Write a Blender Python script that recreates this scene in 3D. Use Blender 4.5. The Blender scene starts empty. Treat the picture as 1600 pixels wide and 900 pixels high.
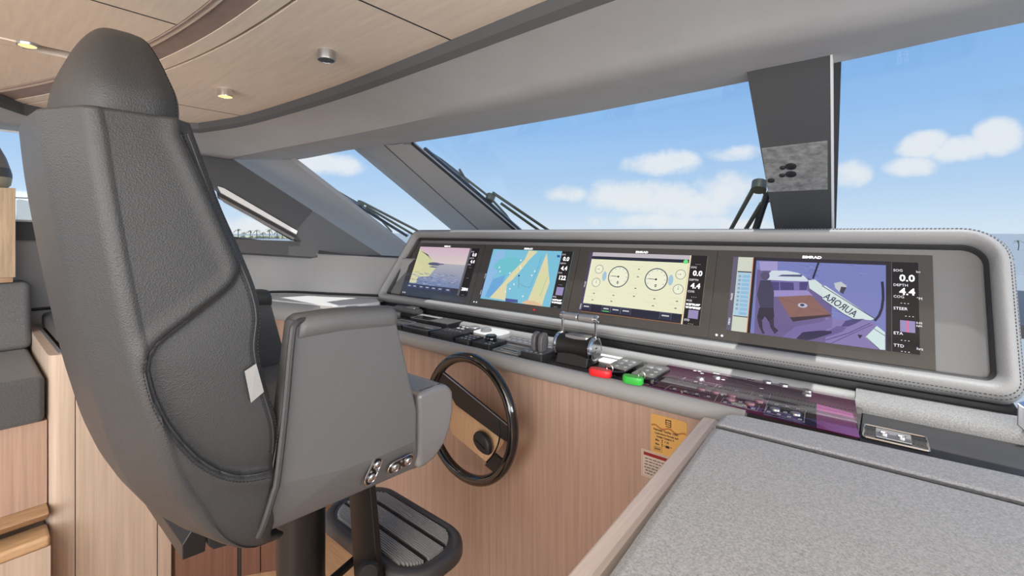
import bpy, bmesh, math, random
from mathutils import Vector, Matrix
random.seed(7)
C = bpy.context.scene.collection
S = bpy.context.scene
PI = math.pi

# ------------------------------------------------------------------ camera
TH = math.radians(39.53); EYE = 1.6; FPX = 710.0
cam_d = bpy.data.cameras.new('camera'); cam = bpy.data.objects.new('camera', cam_d); C.objects.link(cam)
cam.location = (0, 0, EYE); cam.rotation_euler = (PI/2, 0, TH)
cam_d.sensor_width = 36; cam_d.lens = 36*FPX/1600; cam_d.shift_y = -88/1600; cam_d.clip_start = .02; cam_d.clip_end = 2000
S.camera = cam
S.view_settings.view_transform = 'Standard'; S.view_settings.look = 'None'
S.view_settings.gamma = 1; S.view_settings.use_curve_mapping = False
S.view_settings.exposure = 0.0

# measuring helpers: the point where the sight line of a photo pixel meets a real surface
_V = Vector((-math.sin(TH), math.cos(TH), 0)); _R = Vector((math.cos(TH), math.sin(TH), 0)); _O = Vector((0, 0, EYE))
def ray(px, py): return _V + _R*((px-800)/FPX) + Vector((0, 0, (362-py)/FPX))
def onX(px, py, x): r = ray(px, py); return _O + r*(x/r.x)
def onY(px, py, y): r = ray(px, py); return _O + r*(y/r.y)
def onZ(px, py, z): r = ray(px, py); return _O + r*((z-EYE)/r.z)
def onP(px, py, p, n):
    r = ray(px, py); return _O + r*((Vector(p)-_O).dot(n)/r.dot(n))

# ------------------------------------------------------------------ world: sky with clouds
W = bpy.data.worlds.new('sky'); S.world = W; W.use_nodes = True
nt = W.node_tree; nt.nodes.clear()
def N(nt, t, **k):
    n = nt.nodes.new(t)
    for a, b in k.items(): setattr(n, a, b)
    return n
def M_(nt, op, a, b=None, c=None):
    n = N(nt, 'ShaderNodeMath', operation=op)
    for i, v in enumerate((a, b, c)):
        if v is None: continue
        if isinstance(v, (int, float)): n.inputs[i].default_value = v
        else: nt.links.new(v, n.inputs[i])
    return n.outputs[0]
def ramp(nt, fac, stops):
    n = N(nt, 'ShaderNodeValToRGB')
    while len(n.color_ramp.elements) < len(stops): n.color_ramp.elements.new(.5)
    for e, (p, c) in zip(n.color_ramp.elements, stops): e.position = p; e.color = (*c, 1)
    nt.links.new(fac, n.inputs[0]); return n.outputs[0]
def srgb(r, g, b):
    f = lambda v: ((v/255+.055)/1.055)**2.4 if v > 10.3 else v/255/12.92
    return (f(r), f(g), f(b))
tc = N(nt, 'ShaderNodeTexCoord'); sep = N(nt, 'ShaderNodeSeparateXYZ'); nt.links.new(tc.outputs['Generated'], sep.inputs[0])
x_, y_, z_ = sep.outputs
az = M_(nt, 'ARCTAN2', x_, y_); el = M_(nt, 'ARCSINE', z_)
skyc = ramp(nt, M_(nt, 'ADD', M_(nt, 'MULTIPLY', el, .75), .5), [(0.0, (.50,.50,.50)), (.485, (.62,.64,.66)), (.5, srgb(222,238,252)), (.56, srgb(190,219,249)), (.66, srgb(152,196,244)), (.8, srgb(120,172,232)), (1.0, srgb(92,150,224))])
noi = N(nt, 'ShaderNodeTexNoise'); noi.inputs['Scale'].default_value = 9; noi.inputs['Detail'].default_value = 7; noi.inputs['Roughness'].default_value = .62
nt.links.new(tc.outputs['Generated'], noi.inputs['Vector'])
nz = M_(nt, 'MULTIPLY', M_(nt, 'SUBTRACT', noi.outputs['Fac'], .5), 3.6)
mask = None
CL = [(1035,256,62,20,1),(1000,305,85,26,1),(1085,318,80,26,1),(1130,300,50,34,1),(1140,240,42,14,.8),(1050,345,120,12,.6),(885,303,34,13,.6),(1332,275,32,24,1),
      (1420,262,42,17,.9),(1440,228,42,20,.95),(1500,235,50,20,1),(1558,215,38,28,1),(1170,352,60,12,.7),(500,258,70,16,.7),(395,360,70,22,.9),(20,330,80,30,.6)]
for (px, py, sx, sy, w) in CL:
    r0 = ray(px, py).normalized(); rx = ray(px+sx, py).normalized(); ry = ray(px, py-sy).normalized()
    a0 = math.atan2(r0.x, r0.y); e0 = math.asin(r0.z); sa = abs(math.atan2(rx.x, rx.y)-a0); se = abs(math.asin(ry.z)-e0)
    u = M_(nt, 'DIVIDE', M_(nt, 'SUBTRACT', az, a0), sa); v = M_(nt, 'DIVIDE', M_(nt, 'SUBTRACT', el, e0), se)
    d = M_(nt, 'ADD', M_(nt, 'MULTIPLY', u, u), M_(nt, 'MULTIPLY', v, v))
    g = M_(nt, 'MULTIPLY', M_(nt, 'SUBTRACT', 1.25, d), w)
    mask = g if mask is None else M_(nt, 'MAXIMUM', mask, g)
mm = N(nt, 'ShaderNodeMapRange'); mm.interpolation_type = 'SMOOTHSTEP'
mm.inputs['From Min'].default_value = -.15; mm.inputs['From Max'].default_value = 1.0
nt.links.new(M_(nt, 'ADD', mask, nz), mm.inputs['Value'])
mx = N(nt, 'ShaderNodeMix', data_type='RGBA'); nt.links.new(M_(nt, 'MULTIPLY', mm.outputs[0], .92), mx.inputs['Factor'])
nt.links.new(skyc, mx.inputs['A']); mx.inputs['B'].default_value = (.90, .92, .95, 1)
bg = N(nt, 'ShaderNodeBackground'); bg.inputs['Strength'].default_value = 1.0
nt.links.new(mx.outputs['Result'], bg.inputs[0]); wo = N(nt, 'ShaderNodeOutputWorld'); nt.links.new(bg.outputs[0], wo.inputs[0])

# sun, high and slightly to starboard ahead
sd = bpy.data.lights.new('sun', 'SUN'); sd.energy = 4.2; sd.angle = math.radians(.6); sd.color = (1, .97, .92)
so = bpy.data.objects.new('sun', sd); C.objects.link(so)
so.rotation_euler = Vector((.25, .58, 3.7)).to_track_quat('Z', 'Y').to_euler()
# added fill lights standing in for unseen saloon, starboard and ceiling light
def area(name, loc, to, sx, sy, e, col=(1, 1, 1)):
    l = bpy.data.lights.new(name, 'AREA'); l.shape = 'RECTANGLE'; l.size = sx; l.size_y = sy; l.energy = e; l.color = col
    o = bpy.data.objects.new(name, l); C.objects.link(o); o.location = loc
    o.rotation_euler = (Vector(loc)-Vector(to)).to_track_quat('Z', 'Y').to_euler(); return o
area('saloon_fill', (.6, -2.6, 1.5), (-1, 1, 1.7), 3.0, 1.6, 125, (1, .97, .93))
area('starboard_fill', (2.6, -.2, 1.9), (-1, .6, 1.0), 2.4, 1.2, 90, (1, .985, .96))
area('aft_ceiling_fill', (-1.0, -1.3, 2.08), (-1.0, -1.3, 0), 3.2, 1.2, 50, (1, .93, .84))

# ------------------------------------------------------------------ materials
MAT = {}
def mat(name, col, rough=.5, metal=0, spec=.5, coat=0, noise=None, bump=None, emit=0, sheen=0, croug=.05):
    """noise=(scale vec, amount) colour mottling; bump=(scale, strength)"""
    if name in MAT: return MAT[name]
    m = bpy.data.materials.new(name); m.use_nodes = True; t = m.node_tree; b = t.nodes['Principled BSDF']
    b.inputs['Base Color'].default_value = (*col, 1); b.inputs['Roughness'].default_value = rough; b.inputs['Metallic'].default_value = metal
    b.inputs['Specular IOR Level'].default_value = spec; b.inputs['Coat Weight'].default_value = coat; b.inputs['Coat Roughness'].default_value = croug
    b.inputs['Sheen Weight'].default_value = sheen
    if emit: b.inputs['Emission Color'].default_value = (*col, 1); b.inputs['Emission Strength'].default_value = emit
    g = N(t, 'ShaderNodeNewGeometry')
    if noise:
        mp = N(t, 'ShaderNodeMapping'); mp.inputs['Scale'].default_value = noise[0]; t.links.new(g.outputs['Position'], mp.inputs[0])
        n = N(t, 'ShaderNodeTexNoise'); n.inputs['Scale'].default_value = 1; n.inputs['Detail'].default_value = 6; n.inputs['Roughness'].default_value = .65
        t.links.new(mp.outputs[0], n.inputs['Vector'])
        lo = [max(0, c*(1-noise[1])) for c in col]; hi = [min(1, c*(1+noise[1])) for c in col]
        t.links.new(ramp(t, n.outputs['Fac'], [(.3, lo), (.7, hi)]), b.inputs['Base Color'])
    if bump:
        if bump[2:] == ('v',): n2 = N(t, 'ShaderNodeTexVoronoi')
        else: n2 = N(t, 'ShaderNodeTexNoise'); n2.inputs['Detail'].default_value = 4
        n2.inputs['Scale'].default_value = bump[0]; t.links.new(g.outputs['Position'], n2.inputs['Vector'])
        bp = N(t, 'ShaderNodeBump'); bp.inputs['Strength'].default_value = bump[1]; bp.inputs['Distance'].default_value = .002
        t.links.new(n2.outputs[0], bp.inputs['Height']); t.links.new(bp.outputs[0], b.inputs['Normal'])
    MAT[name] = m; return m
leather = mat('grey leather', (.042,.042,.043), .48, noise=((3,3,3), .06), bump=(420, .25, 'v'))
leather_d = mat('dark leather', (.045,.045,.047), .45, bump=(420, .22, 'v'))
leather_l = mat('light grey leather', (.32,.32,.32), .5, bump=(380, .25, 'v'))
thread = mat('stitch thread', (.02,.02,.02), .8)
thread_l = mat('pale stitch thread', (.45,.45,.44), .8)
fabric = mat('grey woven fabric', (.40,.40,.40), .95, noise=((300,300,300), .42), bump=(900, .5), sheen=.3)
fabric_d = mat('charcoal woven fabric', (.085,.086,.09), .95, noise=((240,240,240), .35), bump=(900, .5), sheen=.2)
wood_p = mat('pinkish veneer', (.45,.305,.232), .5, noise=((90,90,2.2), .16))
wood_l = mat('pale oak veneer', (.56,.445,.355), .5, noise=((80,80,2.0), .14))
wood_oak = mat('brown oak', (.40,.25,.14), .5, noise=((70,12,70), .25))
wood_d = mat('shaded reddish veneer', (.16,.075,.05), .45, noise=((90,90,2), .2))
wood_cab = mat('honey oak veneer', (.50,.36,.23), .5, noise=((60,60,4), .25))
wood_ceil = mat('bleached ceiling panel', (.84,.73,.60), .6, noise=((5,60,60), .07))
wood_mauve = mat('mauve brown ceiling band', (.34,.25,.21), .55, noise=((12,12,12), .15))
floor_m = mat('teak floor', (.50,.32,.19), .45, noise=((6,70,70), .2))
vinyl = mat('grey vinyl wall lining', (.33,.33,.333), .6, bump=(300, .15))
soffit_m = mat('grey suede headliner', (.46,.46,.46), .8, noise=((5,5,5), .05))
soffit_shade = mat('shaded headliner step', (.085,.085,.088), .7)
dark_trim = mat('charcoal trim', (.035,.035,.037), .5)
pillar_m = mat('dark grey pillar lining', (.085,.085,.088), .5)
pillar_l = mat('grey pillar lining', (.36,.36,.362), .55)
white_edge = mat('white edge strip', (.85,.84,.82), .4)
black_gloss = mat('gloss black', (.006,.006,.007), .12, coat=1)
black_satin = mat('satin black', (.012,.012,.013), .35)
black_plastic = mat('black plastic', (.02,.02,.022), .45)
grey_plastic = mat('grey plastic', (.12,.12,.125), .4)
chrome = mat('chrome', (.75,.75,.76), .12, metal=1)
steel = mat('brushed steel', (.55,.55,.56), .32, metal=1)
silver = mat('silver plastic', (.42,.42,.43), .3, metal=.6)
white_p = mat('white plastic', (.75,.75,.75), .3)
white_card = mat('white card', (.85,.85,.85), .6)
shelf_m = mat('off-white shelf leather', (.62,.62,.62), .5)
glassblack = mat('black glass', (.012,.012,.013), .06, coat=1, croug=.02)
facia = mat('dark facia', (.065,.06,.057), .22, coat=.6)
hoodpanel = mat('grey soft panel', (.20,.20,.202), .5)
red_m = mat('red plastic', (.75,.02,.03), .35); green_m = mat('green plastic', (.04,.5,.06), .35)
gold = mat('gold plate', (.72,.44,.14), .35, metal=.35)
rubber = mat('grey rubber tread', (.42,.42,.42), .6)
palm_g = mat('palm green', (.13,.17,.05), .8); trunk_m = mat('palm trunk', (.25,.2,.12), .8)
olive = mat('olive metal', (.16,.15,.10), .35, metal=.6)
ink = mat('black print', (.01,.01,.01), .6); red_ink = mat('dark red print', (.25,.01,.01), .6)
sticker_m = mat('cream sticker', (.62,.52,.45), .4)
lampglow = mat('warm lamp glow', (1,.72,.3), emit=1.1)
switchglass = mat('switch glass with purple reflection', (.07,.016,.042), .05, coat=1, croug=.02)  # purple reflection on dark glass, put into the base colour
def thin_glass():
    m = bpy.data.materials.new('thin window glass'); m.use_nodes = True; t = m.node_tree; t.nodes.clear()
    tr = N(t, 'ShaderNodeBsdfTransparent'); tr.inputs[0].default_value = (.97,.985,.99,1); gl = N(t, 'ShaderNodeBsdfGlossy'); gl.inputs['Roughness'].default_value = .02
    mi = N(t, 'ShaderNodeMixShader'); mi.inputs[0].default_value = .035; o = N(t, 'ShaderNodeOutputMaterial')
    t.links.new(tr.outputs[0], mi.inputs[1]); t.links.new(gl.outputs[0], mi.inputs[2]); t.links.new(mi.outputs[0], o.inputs[0]); return m
glass = thin_glass()
def paint_mat():
    m = bpy.data.materials.new('lit screen pixels'); m.use_nodes = True; t = m.node_tree; b = t.nodes['Principled BSDF']
    a = N(t, 'ShaderNodeVertexColor'); a.layer_name = 'Col'
    b.inputs['Base Color'].default_value = (.01,.01,.01,1); b.inputs['Roughness'].default_value = .1
    t.links.new(a.outputs[0], b.inputs['Emission Color']); b.inputs['Emission Strength'].default_value = 1.0; return m
pixels = paint_mat()
def print_mat():
    m = bpy.data.materials.new('printed colours'); m.use_nodes = True; t = m.node_tree; b = t.nodes['Principled BSDF']
    a = N(t, 'ShaderNodeVertexColor'); a.layer_name = 'Col'; t.links.new(a.outputs[0], b.inputs['Base Color']); b.inputs['Roughness'].default_value = .3; return m
printed = print_mat()

# ------------------------------------------------------------------ mesh helpers
def lk(o):
    C.objects.link(o); return o
def wloc(o):
    v = Vector(o.location)
    while o.parent: o = o.parent; v = v + Vector(o.location)
    return v
def thing(name, loc, label, cat, group=None):
    o = lk(bpy.data.objects.new(name, None)); o.empty_display_size = .05; o.location = loc
    o['label'] = label; o['category'] = cat
    if group: o['group'] = group
    return o
def obj(name, bm, m, parent=None, smooth=True, bevel=0, seg=2, label=None, sub=0, auto=40, normals=True):
    if isinstance(m, str): m = MAT[m]
    if normals: bmesh.ops.recalc_face_normals(bm, faces=bm.faces)
    me = bpy.data.meshes.new(name)
    if parent is not None: org = wloc(parent)
    else:
        xs = [v.co for v in bm.verts]
        org = Vector(((min(v.x for v in xs)+max(v.x for v in xs))/2, (min(v.y for v in xs)+max(v.y for v in xs))/2, min(v.z for v in xs)))
    bmesh.ops.translate(bm, verts=bm.verts, vec=-org)
    bm.to_mesh(me); bm.free()
    ms = m if isinstance(m, (list, tuple)) else [m]
    for q in ms: me.materials.append(q)
    o = lk(bpy.data.objects.new(name, me))
    if parent is not None: o.parent = parent
    else: o.location = org
    if smooth:
        for p in me.polygons: p.use_smooth = True
        if not bevel: me.set_sharp_from_angle(angle=math.radians(auto))
    if bevel:
        b = o.modifiers.new('bevel', 'BEVEL'); b.width = bevel; b.segments = seg; b.limit_method = 'ANGLE'; b.angle_limit = math.radians(35)
        b.harden_normals = False
        if smooth: 
            w = o.modifiers.new('wn', 'WEIGHTED_NORMAL')
    if sub:
        s = o.modifiers.new('sub', 'SUBSURF'); s.levels = sub; s.render_levels = sub
    if label: o['label'] = label
    return o
def tag(o, label, cat, group=None):
    o['label'] = label; o['category'] = cat
    if group: o['group'] = group
    return o
def struct(name, bm, m, **k):
    o = obj(name, bm, m, **k); o['kind'] = 'structure'; return o
def B(): return bmesh.new()
def box(bm, x0, x1, y0, y1, z0, z1, rot=None):
    vs = [bm.verts.new((x, y, z)) for z in (z0, z1) for y in (y0, y1) for x in (x0, x1)]
    for f in ((0,2,3,1),(4,5,7,6),(0,1,5,4),(2,6,7,3),(0,4,6,2),(1,3,7,5)): bm.faces.new([vs[i] for i in f])
    if rot is not None:
        c = Vector(((x0+x1)/2, (y0+y1)/2, (z0+z1)/2))
        for v in vs: v.co = rot @ (v.co-c) + c
    return bm
def prism(bm, pts, vec):
    """closed polygon of 3D points extruded along vec"""
    a = [bm.verts.new(p) for p in pts]; b = [bm.verts.new(Vector(p)+Vector(vec)) for p in pts]; n = len(pts)
    bm.faces.new(a); bm.faces.new(b[::-1])
    for i in range(n): bm.faces.new((a[i], b[i], b[(i+1) % n], a[(i+1) % n]))
    return bm
def tube(bm, path, r, n=10, closed=False, caps=True):
    path = [Vector(p) for p in path]; m = len(path); rings = []; up = None
    for i, p in enumerate(path):
        if closed: t = (path[(i+1) % m]-path[i-1])
        else: t = path[min(i+1, m-1)]-path[max(i-1, 0)]
        t.normalize()
        if up is None:
            up = Vector((0, 0, 1)) if abs(t.z) < .9 else Vector((1, 0, 0))
        s = t.cross(up).normalized(); up = s.cross(t).normalized()
        rr = r[i] if isinstance(r, (list, tuple)) else r
        rings.append([bm.verts.new(p+(s*math.cos(2*PI*k/n)+up*math.sin(2*PI*k/n))*rr) for k in range(n)])
    for i in range(m if closed else m-1):
        a, b = rings[i], rings[(i+1) % m]
        for k in range(n): bm.faces.new((a[k], a[(k+1) % n], b[(k+1) % n], b[k]))
    if caps and not closed: bm.faces.new(rings[0][::-1]); bm.faces.new(rings[-1])
    return bm
def lathe(bm, prof, org, axis=(0, 0, 1), n=28):
    """prof = [(r, h)] along axis"""
    q = Vector((0, 0, 1)).rotation_difference(Vector(axis).normalized()); rings = []
    for r, h in prof: rings.append([bm.verts.new(Vector(org)+q @ Vector((r*math.cos(2*PI*k/n), r*math.sin(2*PI*k/n), h))) for k in range(n)])
    for a, b in zip(rings, rings[1:]):
        for k in range(n): bm.faces.new((a[k], a[(k+1) % n], b[(k+1) % n], b[k]))
    if prof[0][0] > 1e-6: bm.faces.new(rings[0][::-1])
    if prof[-1][0] > 1e-6: bm.faces.new(rings[-1])
    bmesh.ops.remove_doubles(bm, verts=bm.verts, dist=1e-6); return bm
def loft(bm, rows, closed=False, capends=False):
    R = [[bm.verts.new(p) for p in row] for row in rows]; n = len(R[0])
    for a, b in zip(R, R[1:]):
        for k in range(n if closed else n-1): bm.faces.new((a[k], a[(k+1) % n], b[(k+1) % n], b[k]))
    if capends: bm.faces.new(R[0][::-1]); bm.faces.new(R[-1])
    return R
def rrect(w, h, r, n=6):
    """rounded rectangle centred, returns 2D list"""
    out = []
    for cx, cy, a0 in ((w/2-r, h/2-r, 0), (-w/2+r, h/2-r, 90), (-w/2+r, -h/2+r, 180), (w/2-r, -h/2+r, 270)):
        for i in range(n+1):
            a = math.radians(a0+90*i/n); out.append((cx+r*math.cos(a), cy+r*math.sin(a)))
    return out
def smoothpath(pts, n=8, closed=False):
    """Catmull-Rom"""
    P = [Vector(p) for p in pts]; out = []; m = len(P)
    rng = range(m) if closed else range(m-1)
    for i in rng:
        p0 = P[(i-1) % m] if closed or i > 0 else P[0]*2-P[1]; p1 = P[i]; p2 = P[(i+1) % m]
        p3 = P[(i+2) % m] if closed or i+2 < m else P[-1]*2-P[-2]
        for k in range(n):
            t = k/n; out.append(.5*((2*p1)+(p2-p0)*t+(2*p0-5*p1+4*p2-p3)*t*t+(3*p1-p0-3*p2+p3)*t**3))
    if not closed: out.append(P[-1])
    return out
def interp(tab, x):
    if x <= tab[0][0]: return tab[0][1]
    for (a, b), (c, d) in zip(tab, tab[1:]):
        if x <= c: return b+(d-b)*(x-a)/(c-a)
    return tab[-1][1]
def sinterp(tab, x):
    """smooth cubic interpolation"""
    n = len(tab)
    if x <= tab[0][0]: return tab[0][1]
    if x >= tab[-1][0]: return tab[-1][1]
    for i in range(n-1):
        if x <= tab[i+1][0]: break
    def sl(j):
        if j == 0: return (tab[1][1]-tab[0][1])/(tab[1][0]-tab[0][0])
        if j == n-1: return (tab[-1][1]-tab[-2][1])/(tab[-1][0]-tab[-2][0])
        return (tab[j+1][1]-tab[j-1][1])/(tab[j+1][0]-tab[j-1][0])
    h = tab[i+1][0]-tab[i][0]; t = (x-tab[i][0])/h
    return ((2*t**3-3*t*t+1)*tab[i][1]+(t**3-2*t*t+t)*h*sl(i)+(-2*t**3+3*t*t)*tab[i+1][1]+(t**3-t*t)*h*sl(i+1))
def stitches(bm, path, step=.007, ln=.0042, r=.0009):
    """short dashes along a path, each one a small rod"""
    P = [Vector(p) for p in path]; acc = 0; 
    for a, b in zip(P, P[1:]):
        L = (b-a).length
        if L < 1e-6: continue
        d = (b-a)/L; s = -acc
        while s + step <= L + 1e-9:
            s += step
            if s > 0 and s <= L: tube(bm, [a+d*(s-ln/2), a+d*(s+ln/2)], r, 5)
        acc = L-s
    return bm
class Frame:
    """a flat surface: origin, across, up, outward"""
    def __init__(s, o, u, v): s.o = Vector(o); s.u = Vector(u).normalized(); s.v = Vector(v).normalized(); s.n = s.u.cross(s.v).normalized()
    def at(s, a, b, h=0): return s.o+s.u*a+s.v*b+s.n*h
    def px(s, x, y): p = onP(x, y, s.o, s.n)-s.o; return (p.dot(s.u), p.dot(s.v))
def paint(name, fr, items, parent, h0=.0006, m=None, dh=.00006, label=None):
    """flat coloured shapes lying on a surface; items = [(uv points, colour)]"""
    bm = B(); cl = bm.loops.layers.float_color.new('Col')
    for i, (pts, col) in enumerate(items):
        f = bm.faces.new([bm.verts.new(fr.at(a, b, h0+dh*i)) for a, b in pts])
        for l in f.loops: l[cl] = (*col, 1)
        f.normal_update()
        if f.normal.dot(fr.n) < 0: f.normal_flip()
    return obj(name, bm, m or pixels, parent, smooth=False, label=label, normals=False)
def text(name, s, size, fr, a, b, m, parent, h=.001, align='LEFT', mirror=False, rot=0, sx=1, bold=0, label=None):
    c = bpy.data.curves.new('t', 'FONT'); c.body = s; c.size = size; c.align_x = align; c.align_y = 'CENTER'; c.offset = bold; c.resolution_u = 2
    o = bpy.data.objects.new('t', c); C.objects.link(o); bpy.context.view_layer.update()
    me = bpy.data.meshes.new_from_object(o.evaluated_get(bpy.context.evaluated_depsgraph_get()))
    bpy.data.objects.remove(o); bm = B(); bm.from_mesh(me); bpy.data.meshes.remove(me)
    cr, sr = math.cos(rot), math.sin(rot)
    for v in bm.verts:
        x, y = v.co.x*sx*(-1 if mirror else 1), v.co.y
        v.co = fr.at(a+x*cr-y*sr, b+x*sr+y*cr, h)
    return obj(name, bm, m, parent, smooth=False, normals=False, label=label)
def emis(name, col, st=1.0): return mat(name, col, .4, emit=st)
lit_white = emis('lit white characters', (.9,.9,.92)); lit_dim = emis('lit grey characters', (.5,.5,.55))

# ================================================================== SETTING
bm = B(); box(bm, -3.6, 2.2, -2.6, 1.36, -.05, 0); struct('floor', bm, floor_m)
CZ = 2.15
# soffit curves: c0 ceiling edge, c1 step, c2 crease, c3 window head
def polyl(pts):
    pts = sorted([(p[0], p[1]) for p in pts]); return lambda x: sinterp(pts, x)
c0f = polyl([(-2.685,.763),(-2.4,.838),(-2.06,.875),(-1.55,.9),(-1.03,.895),(-.63,.885),(0,.88),(2.2,.85)])
c2p = [onZ(x, y, 2.052) for x, y in ((357,247),(462,227),(594,201),(750,166),(900,129),(1050,95),(1200,62))]
c2f = polyl(c2p+[Vector((0,1.27,0)), Vector((2.4,1.22,0))])
c3p = [onZ(x, y, 2.08) for x, y in ((357,250),(440,252),(555,233),(650,222),(900,180),(1165,128),(1350,89),(1600,35))]
c3f = polyl(c3p+[Vector((2.6,1.56,0))])
def lerp(a, b, t): return a+(b-a)*t
rows = []
man = [((-2.62,-2.6),(-3.1,-2.6,2.10),(-3.45,-2.6,2.11)), ((-2.66,.05),(-3.1,0,2.10),(-3.44,.0,2.115)), ((-2.86,.17),(-3.12,.2,2.10),(-3.44,.25,2.115)),
       ((-2.93,.3),(-3.16,.45,2.10),(-3.43,.5,2.11)), ((-2.87,.55),(-3.17,.72,2.08),(-3.40,.82,2.09))]
def soffrow(p0, p2, p3):
    p0 = Vector((p0[0], p0[1], CZ)); p2 = Vector(p2); p3 = Vector(p3)
    d = (p2-p0); d.z = 0; d = d.normalized()
    p1 = p0+d*.03; p1.z = 2.105
    p1b = p0+d*.006; p1b.z = 2.12
    out = [p0, p1b, p1]
    for t in (.15, .5, .85): 
        q = p1.lerp(p2, t); q.z += .012*math.sin(PI*t); out.append(q)
    out.append(p2)
    for t in (.2, .6): out.append(p2.lerp(p3, t))
    out.append(p3); out.append(p3+Vector((d.x*.01, d.y*.01, .03))); out.append(p3+Vector((d.x*.03, d.y*.03, .25)))
    return out
for a, b, c in man: rows.append(soffrow(a, b, c))
K = 36
for i in range(K+1):
    t = i/K; x0 = lerp(-2.685, 2.2, t); x2 = lerp(c2p[0].x, 2.3, t); x3 = lerp(c3p[0].x, 2.4, t)
    rows.append(soffrow((x0, c0f(x0)), (x2, c2f(x2), 2.052), (x3, c3f(x3), 2.08)))
bm = B(); R = loft(bm, rows)
for f in bm.faces: f.material_index = 0
o = struct('trim_1', bm, [soffit_m, soffit_shade], auto=22)
o['label'] = 'grey headliner beam over the windscreen'
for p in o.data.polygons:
    # shade on the narrow aft-facing step, put in as a darker colour
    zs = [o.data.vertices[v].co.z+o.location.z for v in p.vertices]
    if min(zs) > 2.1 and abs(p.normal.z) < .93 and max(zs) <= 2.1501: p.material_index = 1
# ceiling: main panels, curved grooves and band
bm = B()
def strip(bm, fa, fb, xs, z, th=.012):
    for a, b in zip(xs, xs[1:]):
        vs = [Vector((a, fa(a), z)), Vector((b, fa(b), z)), Vector((b, fb(b), z)), Vector((a, fb(a), z))]
        prism(bm, vs, (0, 0, th))
    bmesh.ops.remove_doubles(bm, verts=bm.verts, dist=1e-5)
    bad = [f for f in bm.faces if False]
def ribbon(name, fa, fb, x0, x1, z, m, th=.012, n=50):
    xs = [lerp(x0, x1, i/n) for i in range(n+1)]
    rows = [[Vector((x, fa(x), z+th)), Vector((x, fa(x), z)), Vector((x, fb(x), z)), Vector((x, fb(x), z+th))] for x in xs]
    bm = B(); loft(bm, rows, closed=True, capends=True); return struct(name, bm, m)
arc = lambda y, k: (lambda x: y-k*max(0, -1.15-x)**2)
a_blk, a_lt, a_in, a_br = arc(.505,.112), arc(.452,.112), arc(.398,.125), arc(.378,.130)
bm = B(); box(bm, -3.5, 2.4, -2.6, 1.3, CZ+.03, CZ+.06); struct('ceiling', bm, dark_trim)
xs0, xs1 = -2.95, 2.2
def cpanel(n, fa, fb, x0, x1, m, z=CZ): return ribbon(n, fa, fb, x0, x1, z, m, th=.02)
SEAMX = (-2.36, -.965, .45)
prev = -2.95
fwd_b = lambda x: (c0f(x) if x > -2.685 else .763-(-2.685-x)*1.1)+.012
k = 2
for s in SEAMX+(2.2,):
    cpanel('trim_%d' % k, lambda x: a_blk(x)+.004, fwd_b, prev, s-.003, wood_ceil); k += 1; prev = s+.002
    bm = B(); box(bm, s-.0032, s+.0022, a_blk(s)+.004, fwd_b(s)-.01, CZ-.0006, CZ+.01); struct('trim_%d' % (70+k), bm, thread)
cpanel('trim_%d' % k, a_lt, lambda x: a_blk(x)-.006, -2.92, 2.2, wood_ceil); k += 1
cpanel('trim_%d' % k, a_in, a_lt, -2.85, 2.2, wood_mauve, CZ+.002); k += 1
cpanel('trim_%d' % k, lambda x: a_br(x)+.006, lambda x: a_in(x)-.003, -2.8, 2.2, wood_ceil, CZ-.002); k += 1
cpanel('trim_%d' % k, a_br, lambda x: a_br(x)+.006, -2.8, 2.2, wood_mauve, CZ-.004); k += 1
prev = -1.93
for s in (-1.455, -.4, .6, 2.2):
    cpanel('trim_%d' % k, lambda x: -2.6, lambda x: a_br(x)-.002, prev, s-.003, wood_ceil); k += 1; prev = s+.002
    bm = B(); box(bm, s-.0032, s+.0022, -2.6, a_br(s)-.004, CZ-.0006, CZ+.01); struct('trim_%d' % (70+k), bm, thread)
cpanel('trim_%d' % k, lambda x: -2.6, lambda x: a_br(x)-.002, -2.85, -2.005, wood_ceil); k += 1
cpanel('trim_%d' % k, lambda x: -2.6, lambda x: .115+0*x, -1.985, -1.934, wood_ceil, CZ-.004); k += 1   # long light strip holding the slot lamp
bm = B(); box(bm, -900, 900, -300, 1200, -2.6, -2.45); o_ = struct('sea', bm, mat('pale sea water', (.29,.315,.315), .7, bump=(.8,.6)), smooth=False); o_['label'] = 'pale sea beyond the windows'
# windscreen: glass plane slopes forward and down
GN = Vector((0, .5, .866)); GP = Vector((-1, 1.545, 2.065)); GP2 = Vector((-2.29, 1.40, 2.065))
def slab(name, px, P, n, th, m, off=0, **kw):
    P = Vector(P)+n*off; bm = B(); prism(bm, [onP(x, y, P, n) for x, y in px], n*th); return struct(name, bm, m, **kw)
k = 30
# pillar C
P_ = GP-GN*.03
slab('trim_30', ((1165,103),(1297,74),(1300,372),(1300,430),(1228,430),(1213,372)), P_, GN, .09, pillar_m, smooth=False)['label'] = 'wide dark windscreen pillar behind the right-hand screens'
slab('trim_31', ((1297,74),(1300.5,73),(1303,430),(1300,430)), P_, GN, .09, white_edge, off=-.001, smooth=False)
slab('trim_32', ((1303,97),(1314.5,95),(1304,430),(1300,430)), P_, GN, .02, dark_trim, off=.06, smooth=False)
slab('trim_33', ((1168,104.5),(1297,75.5),(1297,74),(1168,103)), P_, GN, .02, black_plastic, off=-.003, smooth=False)
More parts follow.
